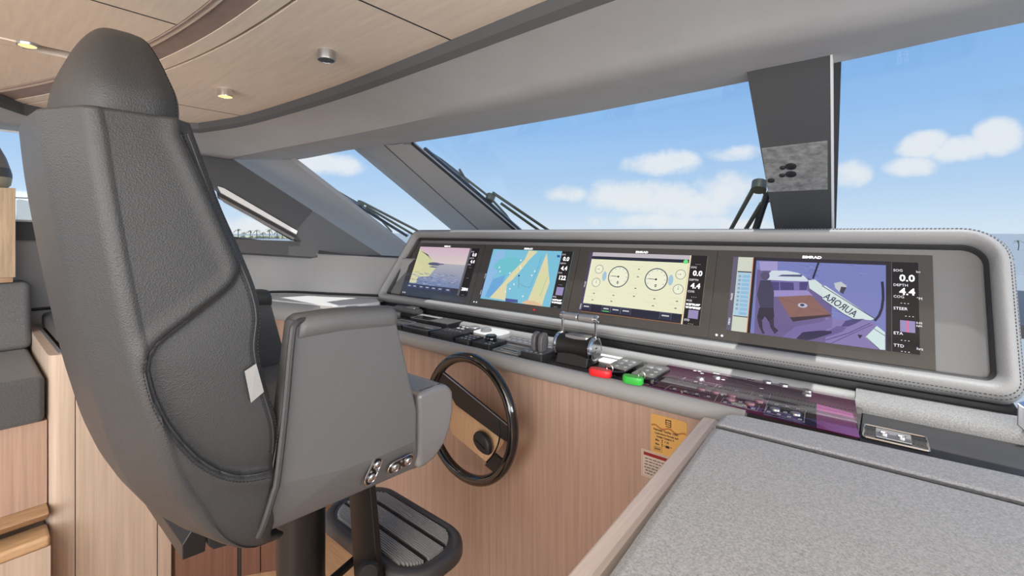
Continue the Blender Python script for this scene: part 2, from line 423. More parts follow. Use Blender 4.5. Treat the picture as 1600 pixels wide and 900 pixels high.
# reflection on pillar C, built as a mottled patch with dark discs
slab('trim_34', ((1190,233),(1293,221),(1293,296),(1200,300)), P_, GN, .004, mat('mottled grey reflection', (.26,.26,.26), .6, noise=((38,38,38), .45)), off=-.004, smooth=False)
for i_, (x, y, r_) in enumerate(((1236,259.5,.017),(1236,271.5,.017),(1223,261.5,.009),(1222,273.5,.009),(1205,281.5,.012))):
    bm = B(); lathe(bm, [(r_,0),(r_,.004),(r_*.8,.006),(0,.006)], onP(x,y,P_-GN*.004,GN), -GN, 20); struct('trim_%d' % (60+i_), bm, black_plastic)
# pillar B: two facets meeting in a ridge
bm = B(); P_ = GP-GN*.02
L0, L1 = onP(553,233,P_+GN*.05,GN), onP(800,438,P_+GN*.05,GN); r0, r1 = onP(600,226,P_,GN), onP(835,438,P_,GN); q0, q1 = onP(641,226,P_+GN*.015,GN), onP(894,438,P_+GN*.015,GN)
loft(bm, [[L0, r0, q0, q0+GN*.03, L0+GN*.02], [L1, r1, q1, q1+GN*.03, L1+GN*.02]], closed=True, capends=True)
struct('trim_35', bm, pillar_l, smooth=False)['label'] = 'grey faceted windscreen pillar behind the left-hand screens'
bm = B(); tube(bm, [r0-GN*.001, r1-GN*.001], .0025, 6); struct('trim_36', bm, dark_trim)
bm = B(); tube(bm, [q0+GN*.01+Vector((.006,0,0)), q1+GN*.01+Vector((.006,0,0))], .008, 8); struct('trim_37', bm, black_plastic)
# pillar A
slab('trim_38', ((352,244),(455,250),(672,415),(640,440),(600,425),(590,402)), GP2-GN*.03, GN, .03, mat('warm grey pillar lining', (.38,.355,.335), .55), smooth=False)['label'] = 'grey slanting corner pillar at the port end of the windscreen'
bm = B(); a, b = onP(457,250,GP2,GN), onP(674,415,GP2,GN); tube(bm, [a, b], .007, 8); struct('trim_39', bm, black_plastic)
# port quarter: dark frame around a small triangular window
A_, B_, C_ = Vector((-3.42,.25,1.65)), Vector((-2.95,1.45,1.52)), Vector((-3.30,.95,2.07))
SN = (B_-A_).cross(C_-A_).normalized()
if SN.x > 0: SN = -SN
def sslab(name, px, th, m, off=0, **kw):
    bm = B(); P = A_+SN*off; prism(bm, [onP(x, y, P, SN) for x, y in px], SN*th); return struct(name, bm, m, **kw)
sslab('trim_40', ((296,214),(330,236),(357,244),(604,404),(540,402),(470,379),(345,300),(290,262)), .05, pillar_m, smooth=False)
sslab('trim_41', ((290,372),(378,374),(470,377),(545,402),(600,404),(600,408),(385,395),(290,393)), .05, pillar_m, off=-.002, smooth=False)
sslab('trim_42', ((340,291),(350,294),(465,361),(463,366),(345,301)), .02, white_edge, off=-.02, smooth=False)
sslab('trim_43', ((338,298),(463,368),(470,377),(455,374),(340,308)), .02, dark_trim, off=-.012, smooth=False)
sslab('trim_44', ((340,306),(352,312),(461,372),(458,374.5),(350,316)), .01, steel, off=-.016, smooth=False)
sslab('window_4', ((300,290),(345,300),(470,379),(300,380)), .006, glass, off=.02, smooth=False)
# port wall lining
WP = [(-3.44,-2.6,1.19,1.55,1.66),(-3.43,-.5,1.19,1.55,1.66),(-3.43,.25,1.19,1.55,1.655),(-3.42,.75,1.18,1.525,1.62),(-3.19,1.335,1.18,1.467,1.53),(-2.75,1.56,1.18,1.445,1.462),(-2.25,1.79,1.18,1.43,1.44)]
WS = smoothpath([Vector((a,b,0)) for a,b,*_ in WP], 8)
def wz(y, i): return sinterp([(p[1], p[i]) for p in WP], y)
bm = B(); loft(bm, [[(p.x,p.y,0),(p.x,p.y,wz(p.y,3)),(p.x-.03,p.y+.03,wz(p.y,3)),(p.x-.03,p.y+.03,0)] for p in WS], closed=True, capends=True)
struct('wall_port', bm, vinyl)
bm = B(); loft(bm, [[(p.x-.004,p.y+.004,wz(p.y,3)),(p.x-.01,p.y+.01,wz(p.y,4)),(p.x-.06,p.y+.04,wz(p.y,4)),(p.x-.06,p.y+.04,wz(p.y,3))] for p in WS], closed=True, capends=True)
struct('trim_45', bm, dark_trim)
bm = B(); tube(bm, [(p.x+.002,p.y-.002,wz(p.y,3)) for p in WS], .004, 6); struct('trim_46', bm, silver)
W3 = [p for p in WS if p.y < .8]
bm = B(); tube(bm, [(p.x-.004,p.y,wz(p.y,4)) for p in W3], .006, 6); struct('trim_47', bm, white_edge)
bm = B(); tube(bm, [(p.x-.004,p.y,2.11) for p in W3], .006, 6); struct('trim_48', bm, white_edge)
bm = B(); loft(bm, [[(p.x-.03,p.y,1.6),(p.x-.03,p.y,2.2)] for p in W3]); struct('window_5', bm, glass)
bm = B(); tube(bm, [(p.x-.03,p.y,1.775) for p in W3], .003, 6); struct('trim_49', bm, silver)
bm = B(); tube(bm, [(p.x+.003,p.y-.003,1.195) for p in WS], .009, 6); struct('trim_50', bm, black_plastic)
# windscreen panes
slab('window_1', ((446,250),(560,228),(800,438),(690,438)), GP2, GN, .008, glass, off=.04, smooth=False)
slab('window_2', ((640,222),(1170,122),(1228,430),(894,438)), GP, GN, .008, glass, off=.05, smooth=False)
slab('window_3', ((1300,97),(1640,25),(1640,430),(1300,430)), GP, GN, .008, glass, off=.05, smooth=False)
# unseen dark shelf ahead of the console, added to block light from below
bm = B(); box(bm, -2.2, 2.4, 2.02, 3.2, 1.28, 1.32); struct('trim_51', bm, dark_trim)

# ================================================================== HELM CONSOLE
DZ = 1.118
con = thing('helm_console', (-1.0, 1.5, 0), 'long helm console with a pinkish wood front and a padded grey leather edge', 'console')
bm = B(); box(bm, -2.52, 1.5, 1.352, 1.40, 0, 1.066); obj('front_panel', bm, wood_p, con, smooth=False)
bm = B(); box(bm, -2.52, 2.1, 1.349, 1.353, 1.0635, 1.067); obj('edge_strip', bm, white_edge, con, smooth=False)
bm = B(); box(bm, -2.50, -.052, 1.345, 1.66, 1.06, DZ); obj('instrument_deck', bm, facia, con, smooth=False)
bm = B(); box(bm, -.050, .30, 1.352, 1.66, 1.02, 1.105); obj('lower_deck', bm, dark_trim, con, smooth=False)
# rounded leather lip along the front
prof = [(1.352,1.064),(1.330,1.066),(1.316,1.076),(1.309,1.092),(1.312,1.110),(1.323,1.122),(1.338,1.126),(1.352,1.120)]
prof = [(p.x, p.y) for p in smoothpath([Vector((a,b,0)) for a,b in prof], 3)]
bm = B(); loft(bm, [[Vector((x,a,b)) for a,b in prof] for x in (-2.5,-2.0,-1.2,-.4,-.29)], closed=True, capends=True); obj('leather_lip', bm, leather_l, con, auto=60)
# padded ridge behind the instruments
prof = [(1.600,1.116),(1.603,1.128),(1.615,1.139),(1.635,1.143),(1.655,1.139),(1.668,1.125),(1.668,1.10),(1.60,1.10)]
bm = B(); loft(bm, [[Vector((x,a,b)) for a,b in prof] for x in (-2.46,-1.2,-.07)], closed=True, capends=True); obj('rear_ridge', bm, leather_l, con, auto=60)
prof = [(1.568,1.09),(1.566,1.112),(1.576,1.132),(1.60,1.145),(1.63,1.151),(1.655,1.146),(1.668,1.130),(1.668,1.06),(1.568,1.06)]
prof = [(p.x, p.y) for p in smoothpath([Vector((a,b,0)) for a,b in prof], 3)]
bm = B(); loft(bm, [[Vector((x,a,b)) for a,b in prof] for x in (-.068,.1,.262)], closed=True, capends=True); obj('end_pad', bm, mat('grainy light leather', (.26,.26,.26), .65, noise=((320,320,320),.35), bump=(380,.4,'v')), con, auto=60)
# port end: raised white shelf, tray recess and low wood front
sh = [Vector((a,b,0)) for a,b in ((-3.22,1.318),(-3.02,1.44),(-2.75,1.56),(-2.50,1.68),(-2.35,1.60),(-2.35,1.52),(-2.42,1.34),(-2.90,1.225),(-3.24,1.17))]
bm = B(); prism(bm, [Vector((p.x,p.y,1.155)) for p in sh], (0,0,.025)); obj('end_shelf', bm, shelf_m, con, smooth=False, bevel=.006)
prof = lambda x, y: [Vector((x,y,1.176)), Vector((x,y-.05,1.165)), Vector((x,y-.085,1.14)), Vector((x,y-.10,1.11)), Vector((x,y-.09,1.085)), Vector((x,y,1.08))]
bm = B(); loft(bm, [prof(-3.40,1.15), prof(-3.0,1.215), prof(-2.62,1.30), prof(-2.52,1.325)], closed=True, capends=True); obj('end_lip', bm, leather_l, con, auto=60)
bm = B(); prism(bm, [Vector((-3.42,1.09,0)),Vector((-3.0,1.155,0)),Vector((-2.52,1.255,0)),Vector((-2.52,1.352,0)),Vector((-3.42,1.30,0))], (0,0,1.085)); obj('end_front_panel', bm, wood_p, con, smooth=False)
bm = B(); box(bm, -2.60, -2.0, 1.35, 1.40, 1.12, 1.15); box(bm, -2.40, -2.37, 1.4, 1.62, 1.12, 1.172); box(bm, -2.36, -2.26, 1.60, 1.66, 1.12, 1.152)
obj('tray_rim', bm, leather_l, con, smooth=False, bevel=.006)

# ------------------------------------------------------------------ instrument hood
LEAN = math.atan2(.126, .3115); PU = Vector((0, math.sin(LEAN), math.cos(LEAN))); PN = Vector((0,-math.cos(LEAN), math.sin(LEAN)))
hood = thing('instrument_hood', (-1.1, 1.9, 1.1), 'grey leather framed hood holding the row of four screens', 'instrument panel')
PO = Vector((-2.293, 1.704, 1.217))                      # lower left corner of the first screen glass
HF = Frame(PO, (1,0,0), PU)
def hoodpath(in_):
    """outline of the frame in hood coordinates, inset by in_"""
    L0, L1, R_, T_, B_ = -.165+in_, -.035+in_, 2.56-in_, .415-in_, -.060+in_
    pts = []
    def corner(cx, cy, r, a0, a1, n=8):
        for i in range(n+1):
            a = math.radians(lerp(a0, a1, i/n)); pts.append((cx+r*math.cos(a), cy+r*math.sin(a)))
    r = max(.02, .105-in_); corner(R_-r, T_-r, r, 0, 90)
    r2 = max(.02, .085-in_); corner(L1+r2, T_-r2, r2, 90, 165)
    r3 = max(.012, .04-in_*.5); corner(L0+r3+.004, B_+r3, r3, 165, 270)
    r4 = max(.012, .05-in_*.5); corner(R_-r4, B_+r4, r4, 270, 360)
    return pts
# frame cross-section: (inset, outward height)
sec = [(0.0,-.14),(0.0,-.02),(.002,.022),(.010,.044),(.024,.054),(.036,.050),(.046,.036),(.050,.018),(.050,-.02)]
sec = [(p.x,p.y) for p in smoothpath([Vector((a,b,0)) for a,b in sec], 3)]
bm = B(); loft(bm, [[HF.at(a,b,h) for a,b in hoodpath(i)] for i,h in sec], closed=True); obj('leather_frame', bm, leather_l, hood, auto=60)
bm = B(); loft(bm, [[HF.at(a,b,h) for a,b in hoodpath(i)] for i,h in ((.049,.02),(.058,.012),(.060,-.03))], closed=True); obj('inner_reveal', bm, dark_trim, hood, auto=60)
bm = B(); loft(bm, [[HF.at(a,b,h) for a,b in hoodpath(i)] for i,h in ((0,-.13),(0.01,-.16))], closed=True)
rows = []
top = hoodpath(0)
bm.free(); bm = B()
P0 = [HF.at(a,b,-.13) for a,b in top]; P1 = [Vector((p.x, 2.08, max(1.2, p.z-.06))) for p in P0]; P2 = [Vector((p.x, 2.1, 1.2)) for p in P0]
loft(bm, [P0, P1, P2], closed=True); obj('hood_body', bm, leather_l, hood, auto=60)
bm = B(); pts = hoodpath(.055); prism(bm, [HF.at(a,b,-.004) for a,b in pts], PN*-.02); obj('backing_panel', bm, hoodpanel, hood, smooth=False)
bm = B()
for i_, h_ in ((.013,.0475),(.006,.036)):
    p = [HF.at(a,b,h_+.001) for a,b in hoodpath(i_)]; stitches(bm, p+[p[0]], .009, .005, .0009)
obj('stitching', bm, thread_l if False else thread, hood)
# dark gap ledge under the hood
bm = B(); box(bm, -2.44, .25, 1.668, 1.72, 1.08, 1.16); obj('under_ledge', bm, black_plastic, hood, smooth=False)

# ------------------------------------------------------------------ the four multifunction displays
WU = .5995; HU = .336
navy = (.012,.014,.035); dk = (.008,.006,.008); cream = srgb(232,232,200); purp = srgb(120,110,170)
def rect(a, b, c, d): return [(a,b),(c,b),(c,d),(a,d)]
def ell(cx, cy, rx, ry, n=28): return [(cx+rx*math.cos(2*PI*i/n), cy+ry*math.sin(2*PI*i/n)) for i in range(n)]
def line(a, b, w):
    dx, dy = b[0]-a[0], b[1]-a[1]; L = math.hypot(dx, dy) or 1; nx, ny = -dy/L*w/2, dx/L*w/2
    return [(a[0]+nx,a[1]+ny),(b[0]+nx,b[1]+ny),(b[0]-nx,b[1]-ny),(a[0]-nx,a[1]-ny)]
def pll(pts, w): return [line(a, b, w) for a, b in zip(pts, pts[1:])]
def display(i, label):
    fr = Frame(PO+Vector((WU*i,0,0)), (1,0,0), PU)
    t = thing('multifunction_display', fr.at(WU/2, 0, 0), label, 'screen', 'marine displays across the hood')
    bm = B(); prism(bm, [fr.at(a,b,.0) for a,b in rect(.0012,0,WU-.0012,HU)], PN*.004); obj('bezel', bm, facia, t, smooth=False, bevel=.0008)
    text('brand_lettering', 'SIMRAD', .0125, fr, WU/2, HU-.018, lit_white, t, h=.0046, align='CENTER', sx=1.25, bold=.0004)
    bm = B()
    for dx in (.028, .046): lathe(bm, [(0,0),(.0042,0),(.0042,.001),(0,.001)], fr.at(dx,.016,.004), PN, 14)
    obj('touch_keys', bm, lit_dim, t)
    return t, fr
def clip(P, x0, y0, x1, y1):
    for ax, lim, sg in ((0,x0,1),(0,x1,-1),(1,y0,1),(1,y1,-1)):
        Q = []
        for i in range(len(P)):
            a, b = P[i-1], P[i]; ia = sg*(a[ax]-lim) >= 0; ib = sg*(b[ax]-lim) >= 0
            if ia != ib:
                t = (lim-a[ax])/(b[ax]-a[ax]); Q.append((a[0]+(b[0]-a[0])*t, a[1]+(b[1]-a[1])*t))
            if ib: Q.append(b)
        P = Q
        if len(P) < 3: return []
    return P
def scr(fr, x0, y0, x1, y1, items, t, back, nm='screen'):
    out = [(rect(x0,y0,x1,y1), back)]
    for p, c in items:
        q = clip(p, x0, y0, x1, y1)
        if len(q) > 2: out.append((q, c))
    paint(nm, fr, out, t, h0=.0046, dh=.000012)
SX0, SX1, SY0, SY1 = .057, .566, .038, .311       # lit area
def databar(t, fr, rows, box_=None, x0=.505):
    items = [(rect(x0,SY0,SX1,SY1), dk), (line((x0,SY0),(x0,SY1),.0012), (.25,.22,.3))]
    if box_: items += [(rect(*box_), srgb(150,140,185))]
    paint('data_bar', fr, items, t, h0=.0056)
    for (s, sz, a, b, big) in rows: text('readout', s, sz, fr, x0+a, b, lit_white if big else lit_dim, t, h=.0064, bold=.0006 if big else 0)
# ---- display 1: underwater camera / sounder picture
t, fr = display(0, 'leftmost of the four screens, showing a sunlit sea picture')
it = []
nB = 26
for j in range(nB):
    y0 = lerp(.075,.311,j/nB); y1 = lerp(.075,.311,(j+1)/nB); q = j/nB
    c = (lerp(.17,.62,q), lerp(.22,.56,q), lerp(.38,.52,q)) if q < .55 else (.66-.1*(q-.55), .58-.35*(q-.55), .56-.05*(q-.55))
    it.append((rect(SX0,y0,.490,y1), c))
it.append(([(SX0,.11),(SX0,.30),(.20,.235),(.26,.19),(.22,.13)], srgb(205,205,160)))
it.append(([(SX0,.08),(SX0,.22),(.13,.19),(.12,.08)], srgb(212,208,160)))
it.append(([(.07,.285),(.16,.25),(.20,.225),(.15,.262)], srgb(60,45,60)))
random.seed(3)
for j in range(120):
    a = random.uniform(.05,.44); b = random.uniform(.076,.15); L = random.uniform(.01,.035)
    it.append((line((a,b),(a+L,b+random.uniform(-.003,.003)),.0018), random.choice([(.05,.07,.2),(.5,.55,.7),(.12,.15,.35)])))
it += [(ell(.235,.205,.055,.010), srgb(90,90,125)), (ell(.235,.187,.035,.004), srgb(90,95,135)), (ell(.29,.207,.03,.004), srgb(100,100,130))]
it += [(rect(SX0,.036,.490,.074), (.03,.03,.045))]
for a in (.07,.12,.18,.235,.29,.345,.41): it += [(rect(a-.022,.05,a+.022,.071), (.05,.055,.12)), (line((a-.012,.061),(a+.012,.061),.004), (.6,.6,.65))]
scr(fr, SX0, SY0, SX1, SY1, it, t, (.1,.1,.12))
databar(t, fr, [('0.0',.026,.018,.272,1),('4.4',.026,.018,.232,1),('- - -',.012,.02,.200,0),('2804',.024,.008,.075,1),('SOG',.011,.004,.290,0),('DEPTH',.011,.004,.252,0),('COG',.011,.004,.215,0),('- - -',.012,.02,.140,0),('- - -',.012,.02,.045,0)])
# ---- display 2: chart
t, fr = display(1, 'second screen from the left, showing a blue and sand coloured chart')
def U(pts): return [fr.px(x, y) for x, y in pts]
sea = srgb(120,190,215); sand = srgb(218,212,170)
it = [(rect(.062,SY0,.505,SY1), sea)]
def Z2(*p): return U([(740+a/6.43, 370+b/6.43) for a, b in p])
it += [(Z2((60,620),(130,420),(200,200),(240,140),(330,130),(300,260),(200,420),(120,600)), srgb(140,185,225)),
       (Z2((120,600),(200,430),(330,380),(300,460),(180,620)), srgb(105,165,215)),
       (Z2((200,300),(260,230),(420,200),(500,250),(420,330),(300,400)), srgb(110,190,205)),
       (Z2((165,615),(300,470),(400,350),(520,230),(560,140),(650,150),(560,240),(470,350),(400,430),(340,480),(325,640)), sand),
       (Z2((540,660),(600,520),(690,290),(740,165),(748,230),(760,380),(770,460),(720,600),(690,700)), sand),
       (Z2((610,500),(660,380),(740,370),(730,480),(690,600),(650,600)), srgb(210,215,165)),
       (Z2((480,665),(540,640),(620,650),(700,690),(640,705)), srgb(222,185,150))]
for c_ in (line(*Z2((460,395),(458,520)),.0012),): it.append((c_, (.02,.05,.12)))
it += [(p, (.02,.05,.12)) for p in pll(Z2((470,470),(500,495),(540,510),(575,510),(600,440),(640,350),(690,200)),.0011)]
it += [(p, (.15,.3,.15)) for p in pll(Z2((672,600),(710,500),(750,400)),.0012)]
it += [(ell(*Z2((461,394))[0],.005,.005), (.02,.04,.1))]
for a, b in ((265,310),(272,350),(475,300),(480,320),(370,368),(412,480),(370,525),(325,555),(590,390),(480,240),(500,600),(620,350)): it.append((ell(*Z2((a,b))[0],.004,.005,10), (.8,.9,.9)))
it += [(Z2((325,620),(450,635),(448,665),(325,655)), srgb(70,85,150))]
it += [(Z2((845,185),(875,190),(872,212),(842,208)), srgb(50,80,160))]
it += [(rect(SX0,SY0,.066,SY1), (.03,.03,.06))]
scr(fr, SX0, SY0, SX1, SY1, it, t, sea)
for a_, b_ in ((.0600,.16),(.0600,.07)): text('menu_lettering', 'MENU' if b_ < .1 else 'PAGES', .009, fr, a_, b_, lit_dim, t, h=.0062, rot=PI/2, align='CENTER')
databar(t, fr, [('0.0',.028,.014,.272,1),('4.4',.028,.014,.226,1),('122',.028,.01,.180,1),('SOG',.010,.004,.294,0),('DEPTH',.010,.004,.250,0),('COG',.010,.004,.204,0),('- - -',.012,.02,.148,0),('POS',.010,.004,.088,0),("N 25°54.107'",.0095,.004,.074,1),("W 80°07.022'",.0095,.004,.062,1),('- - -',.012,.02,.044,0)], (.519,.098,.557,.136))
bm = B(); lathe(bm, [(0,0),(.0055,0),(.0055,.001),(0,.001)], fr.at(.42,.017,.004), PN, 14); obj('brown_spot', bm, red_m, t, label='small reddish mark')
# ---- display 3: engine gauges
t, fr = display(2, 'third screen from the left, showing round engine gauges on cream')
it = [(rect(.070,SY0,.500,SY1), cream), (rect(SX0,SY0,.070,SY1), srgb(70,62,95)), (rect(.070,.279,.500,.293), navy), (rect(.070,.293,.500,SY1), srgb(190,182,190)),
      (rect(.070,.042,.500,.076), navy), (rect(.070,.036,.500,.042), (.06,.03,.03))]
def G3(x, y): return fr.px(900+x/6.427, 390+y/6.427)
def gauge(cx, cy, r, rim, ang, val):
    c = G3(cx, cy); it.append((ell(*c, r, r, 36), (.045,.06,.085))); it.append((ell(*c, r*.93, r*.93, 36), (.35,.38,.38))); it.append((ell(*c, r*.90, r*.90, 36), srgb(236,238,212)))
    for k_ in range(9):
        a = math.radians(210-30*k_); it.append((line((c[0]+r*.72*math.cos(a), c[1]+r*.72*math.sin(a)), (c[0]+r*.84*math.cos(a), c[1]+r*.84*math.sin(a)), r*.05), (.35,.36,.33)))
    a = math.radians(ang); it.append((line(c, (c[0]+r*.7*math.cos(a), c[1]+r*.7*math.sin(a)), r*.05), (.02,.02,.03))); it.append((ell(*c, r*.09, r*.09, 14), (.02,.02,.03)))
    return c
for blob in ((290,270),(955,310)): it.append((ell(*G3(*blob), .010, .022), srgb(165,195,215)))
g1 = gauge(430,275,.0475,1,178,'0'); g2 = gauge(808,303,.0475,1,178,'0')
for x, y, a in ((238,200,180),(207,332,90),(1055,254,180),(1030,402,90)): gauge(x, y, .0200, 0, a, '')
for x, y in ((175,435),(160,500),(370,455),(350,515),(625,195),(615,270),(590,385),(575,465),(780,490),(765,560),(1005,515),(990,585)):
    c = G3(x, y); q = rrect(.042,.014,.005,3); it += [(p, (.5,.5,.42)) for p in pll([(c[0]+a, c[1]+b+.003) for a, b in q[:8]], .0007)]; it.append((line((c[0]+.002,c[1]-.003),(c[0]+.010,c[1]-.003),.004), (.12,.13,.12)))
for k_, (a, b, g_) in enumerate(((.070,.112,0),(.165,.205,1),(.207,.250,0),(.252,.296,0),(.415,.46,0))):
    it.append((rect(a,.047,b,.073), (.02,.025,.06))); it += [(p, (.2,.2,.3)) for p in pll([(a,.047),(a,.073),(b,.073),(b,.047)], .0008)]
    it.append((line((a+.008,.062),(b-.008,.062),.005), (.6,.6,.62)))
    if g_: it.append((line((a+.005,.051),(b-.005,.051),.003), (.1,.7,.12)))
it += [(p, srgb(235,160,90)) for p in pll([(.070,SY0),(.500,SY0),(.500,SY1)], .0016)]
it.append((ell(.487,.283,.009,.009,18), (.15,.75,.2)))
scr(fr, SX0, SY0, SX1, SY1, it, t, cream)
for c in (g1, g2): text('gauge_value', '0', .017, fr, c[0]+.004, c[1]-.028, ink, t, h=.010, align='CENTER', bold=.0006)
for a_, b_ in ((.0625,.16),(.0625,.06)): text('menu_lettering', 'MENU' if b_ < .1 else 'PAGES', .009, fr, a_, b_, lit_dim, t, h=.0062, rot=PI/2, align='CENTER')
databar(t, fr, [('- - -',.012,.02,.276,0),('SOG',.011,.004,.262,0),('0.0',.029,.014,.238,1),('DEPTH',.011,.004,.212,0),('4.4',.029,.012,.188,1),('COG',.011,.004,.166,0),('- - -',.012,.02,.146,0),('POS',.011,.004,.130,0),("N 25°54.107'",.0095,.004,.116,1),("W 80°07.022'",.0095,.004,.104,1),('STD',.011,.004,.056,0),('- - -',.012,.02,.044,0)], (.521,.064,.557,.096))
# ---- display 4: aft deck camera
t, fr = display(3, 'rightmost and nearest screen, showing the aft deck camera picture')
def Z4(*p): return [fr.px(1130+a/5.624, 390+b/5.624) for a, b in p]          # left half measurements
def Z5(*p): return [fr.px(1290+a/4.5, 390+b/4.5) for a, b in p]              # right half measurements
blue = srgb(118,125,185); lav = srgb(140,135,195); dlav = srgb(72,66,120)
it = [(rect(SX0,SY0,.074,SY1), srgb(96,92,112))]
it += [(rect(.074,SY0,.122,SY1), srgb(205,210,195)), (rect(.076,.092,.122,.255), srgb(170,200,220)), (rect(.076,.253,.122,.257), navy), (rect(.076,.090,.122,.093), navy)]
for j in range(10):
    y = .238-.015*j; it.append((rect(.093,y-.005,.118,y+.005), srgb(140,185,215)))
    if j < 9: it += [(ell(.085,y,.0035,.0035,12), navy), (ell(.085,y,.0018,.0018,10), srgb(220,230,230))]
it += [(rect(.122,SY0,.1245,SY1), srgb(225,150,110)), (rect(.1245,SY0,.134,SY1), (.015,.01,.015))]
it += [(rect(0.134,SY0,.492,SY1), blue)]
random.seed(11)
for j in range(150):
    a = random.uniform(.26,.42); b = random.uniform(.12,.30); L = random.uniform(.01,.03); it.append((line((a,b),(a+L,b-.002),.0012), random.choice([srgb(90,98,160), srgb(140,148,205), srgb(105,112,175)])))
# deck floor and sofa
it.append((Z4((300,180),(480,200),(770,260),(955,400),(955,830),(275,745)), srgb(104,92,140)))
it.append((Z4((320,110),(480,110),(480,190),(330,190)), srgb(160,150,200)))
it.append((Z4((375,245),(430,190),(560,190),(660,210),(715,240),(750,275),(740,290),(380,270)), srgb(205,215,225)))
it.append((Z4((480,240),(520,225),(700,225),(690,245)), srgb(80,85,120)))
it.append((Z4((330,275),(750,285),(745,380),(330,400)), srgb(120,110,170)))
for q in (((350,285),(495,290),(495,360),(360,365)), ((500,290),(620,295),(625,360),(505,360)), ((672,292),(750,290),(735,360),(672,360))): it.append((Z4(*q), dlav))
it.append((Z4((330,365),(745,365),(790,410),(400,420)), srgb(150,138,195)))
it.append((Z4((480,420),(770,405),(948,575),(945,590),(615,638)), srgb(134,96,92)))
it.append((Z4((590,600),(615,638),(948,590),(945,575)), srgb(60,45,60)))
it += [(p, srgb(90,65,70)) for p in pll(Z4((700,495),(615,630)), .0007)+pll(Z4((700,495),(945,575)), .0007)+pll(Z4((700,495),(770,410)), .0007)+pll(Z4((700,495),(490,425)), .0007)]
it += [(ell(*Z4((700,495))[0],.0135,.008), srgb(180,180,200)), (ell(*Z4((697,492))[0],.006,.0045), srgb(60,60,90))]
# person standing in shorts
dkp = srgb(62,60,88)
it.append((Z4((330,275),(420,275),(450,380),(445,520),(330,520),(300,400)), dkp))
it.append((ell(*Z4((372,235))[0],.014,.016), srgb(85,78,110)))
it.append((Z4((320,515),(445,515),(452,600),(405,640),(370,590),(345,625),(300,600)), srgb(44,42,62)))
it.append((Z4((300,600),(345,620),(350,700),(370,740),(350,745),(318,680)), srgb(58,50,70)))
it.append((Z4((405,635),(448,605),(450,680),(488,715),(455,745),(420,690)), srgb(58,50,70)))
# side deck, rail, hull lettering board
it.append((Z4((750,275),(810,270),(960,385),(960,480),(760,345)), srgb(205,220,220)))
it.append((Z5((-60,-5),(0,20),(230,150),(350,500),(330,490),(10,265)), srgb(118,125,185)))
it.append((Z5((-20,262),(0,258),(345,490),(320,500),(240,495),(215,500),(130,455),(-20,350)), srgb(208,224,222)))
it += [(p, srgb(40,40,80)) for p in pll(Z5((-25,258),(345,490)), .0022)+pll(Z5((-20,352),(130,458),(250,520)), .0018)]
it.append((Z5((60,240),(110,230),(150,260),(130,310),(95,300),(70,275)), srgb(190,195,200))); it.append((Z5((110,265),(148,270),(125,318),(100,300)), srgb(60,60,80)))
it.append((Z5((0,480),(110,500),(260,490),(330,510),(425,600),(415,710),(0,665)), srgb(130,118,172)))
it.append((Z5((110,545),(140,505),(200,490),(265,495),(210,525),(160,545)), dlav)); it.append((Z5((0,590),(80,540),(150,550),(120,580),(0,620)), srgb(100,90,145)))
it += [(p, srgb(60,50,100)) for p in pll(Z5((0,640),(165,590),(315,520)), .0018)+pll(Z5((40,662),(330,530)), .0015)]
it.append((Z5((280,620),(360,540),(418,585),(418,708),(380,706)), srgb(205,225,225))); it.append((Z5((225,600),(262,605),(240,630)), srgb(40,40,60)))
it += [(p, srgb(40,40,60)) for p in pll(Z5((285,620),(380,705)), .0015)+pll(Z5((340,560),(418,610)), .0015)]
it += [(p, srgb(35,33,62)) for p in pll(Z4((840,120),(790,262)), .0055)]
arcp = [(345,505),(375,470),(395,420),(405,350),(403,280),(398,230)]
it += [(p, srgb(35,33,62)) for p in pll(Z5(*arcp), .0065)]
it.append((Z4((520,770),(640,680),(860,640),(960,600),(960,690),(700,770),(640,800)), srgb(116,104,160)))
it.append((Z4((640,790),(700,730),(860,715),(955,720),(955,740),(800,790),(720,805)), srgb(48,44,80)))
it += [(rect(0.134,SY1-.012,.492,SY1), srgb(40,36,50)), (rect(.492,SY0,.505,SY1), (.02,.015,.02))]
scr(fr, SX0, SY0, SX1, SY1, it, t, (.04,.03,.06))
a0 = Z5((205,470))[0]; a1 = Z5((-15,330))[0]; rot_ = math.atan2(a0[1]-a1[1], a0[0]-a1[0])
text('boat_name', 'AURORA', .030, fr, a0[0]+.004, a0[1], mat('dark screen lettering', (.03,.03,.07), .5), t, h=.0165, mirror=True, rot=rot_, sx=.80, bold=.0005)
for a_, b_ in ((.0655,.16),(.0655,.07)): text('menu_lettering', 'MENU' if b_ < .1 else 'PAGES', .009, fr, a_, b_, lit_dim, t, h=.0062, rot=PI/2, align='CENTER')
databar(t, fr, [('SOG',.011,.004,.284,0),('kn',.010,.056,.282,0),('0.0',.029,.018,.260,1),('DEPTH',.011,.004,.238,0),('4.4',.029,.018,.218,1),('COG',.011,.004,.202,0),('°M',.011,.056,.200,0),('- - -',.013,.02,.184,0),('STEER',.012,.004,.166,0),('- - -',.013,.03,.146,0),('0.05',.008,.054,.128,0),('NM',.008,.054,.119,0),('ETA',.012,.004,.092,0),('- - -',.013,.02,.074,0),('TTD',.012,.004,.056,0),('hrs',.011,.054,.054,0),('- - -',.013,.02,.042,0)], (.524,.098,.557,.132))
bm = B(); prism(bm, [fr.at(a,b,.0068) for a,b in rect(.5395,.098,.5415,.132)], PN*.0002); obj('heading_line', bm, emis('lit red', (.7,.02,.08)), t, smooth=False)

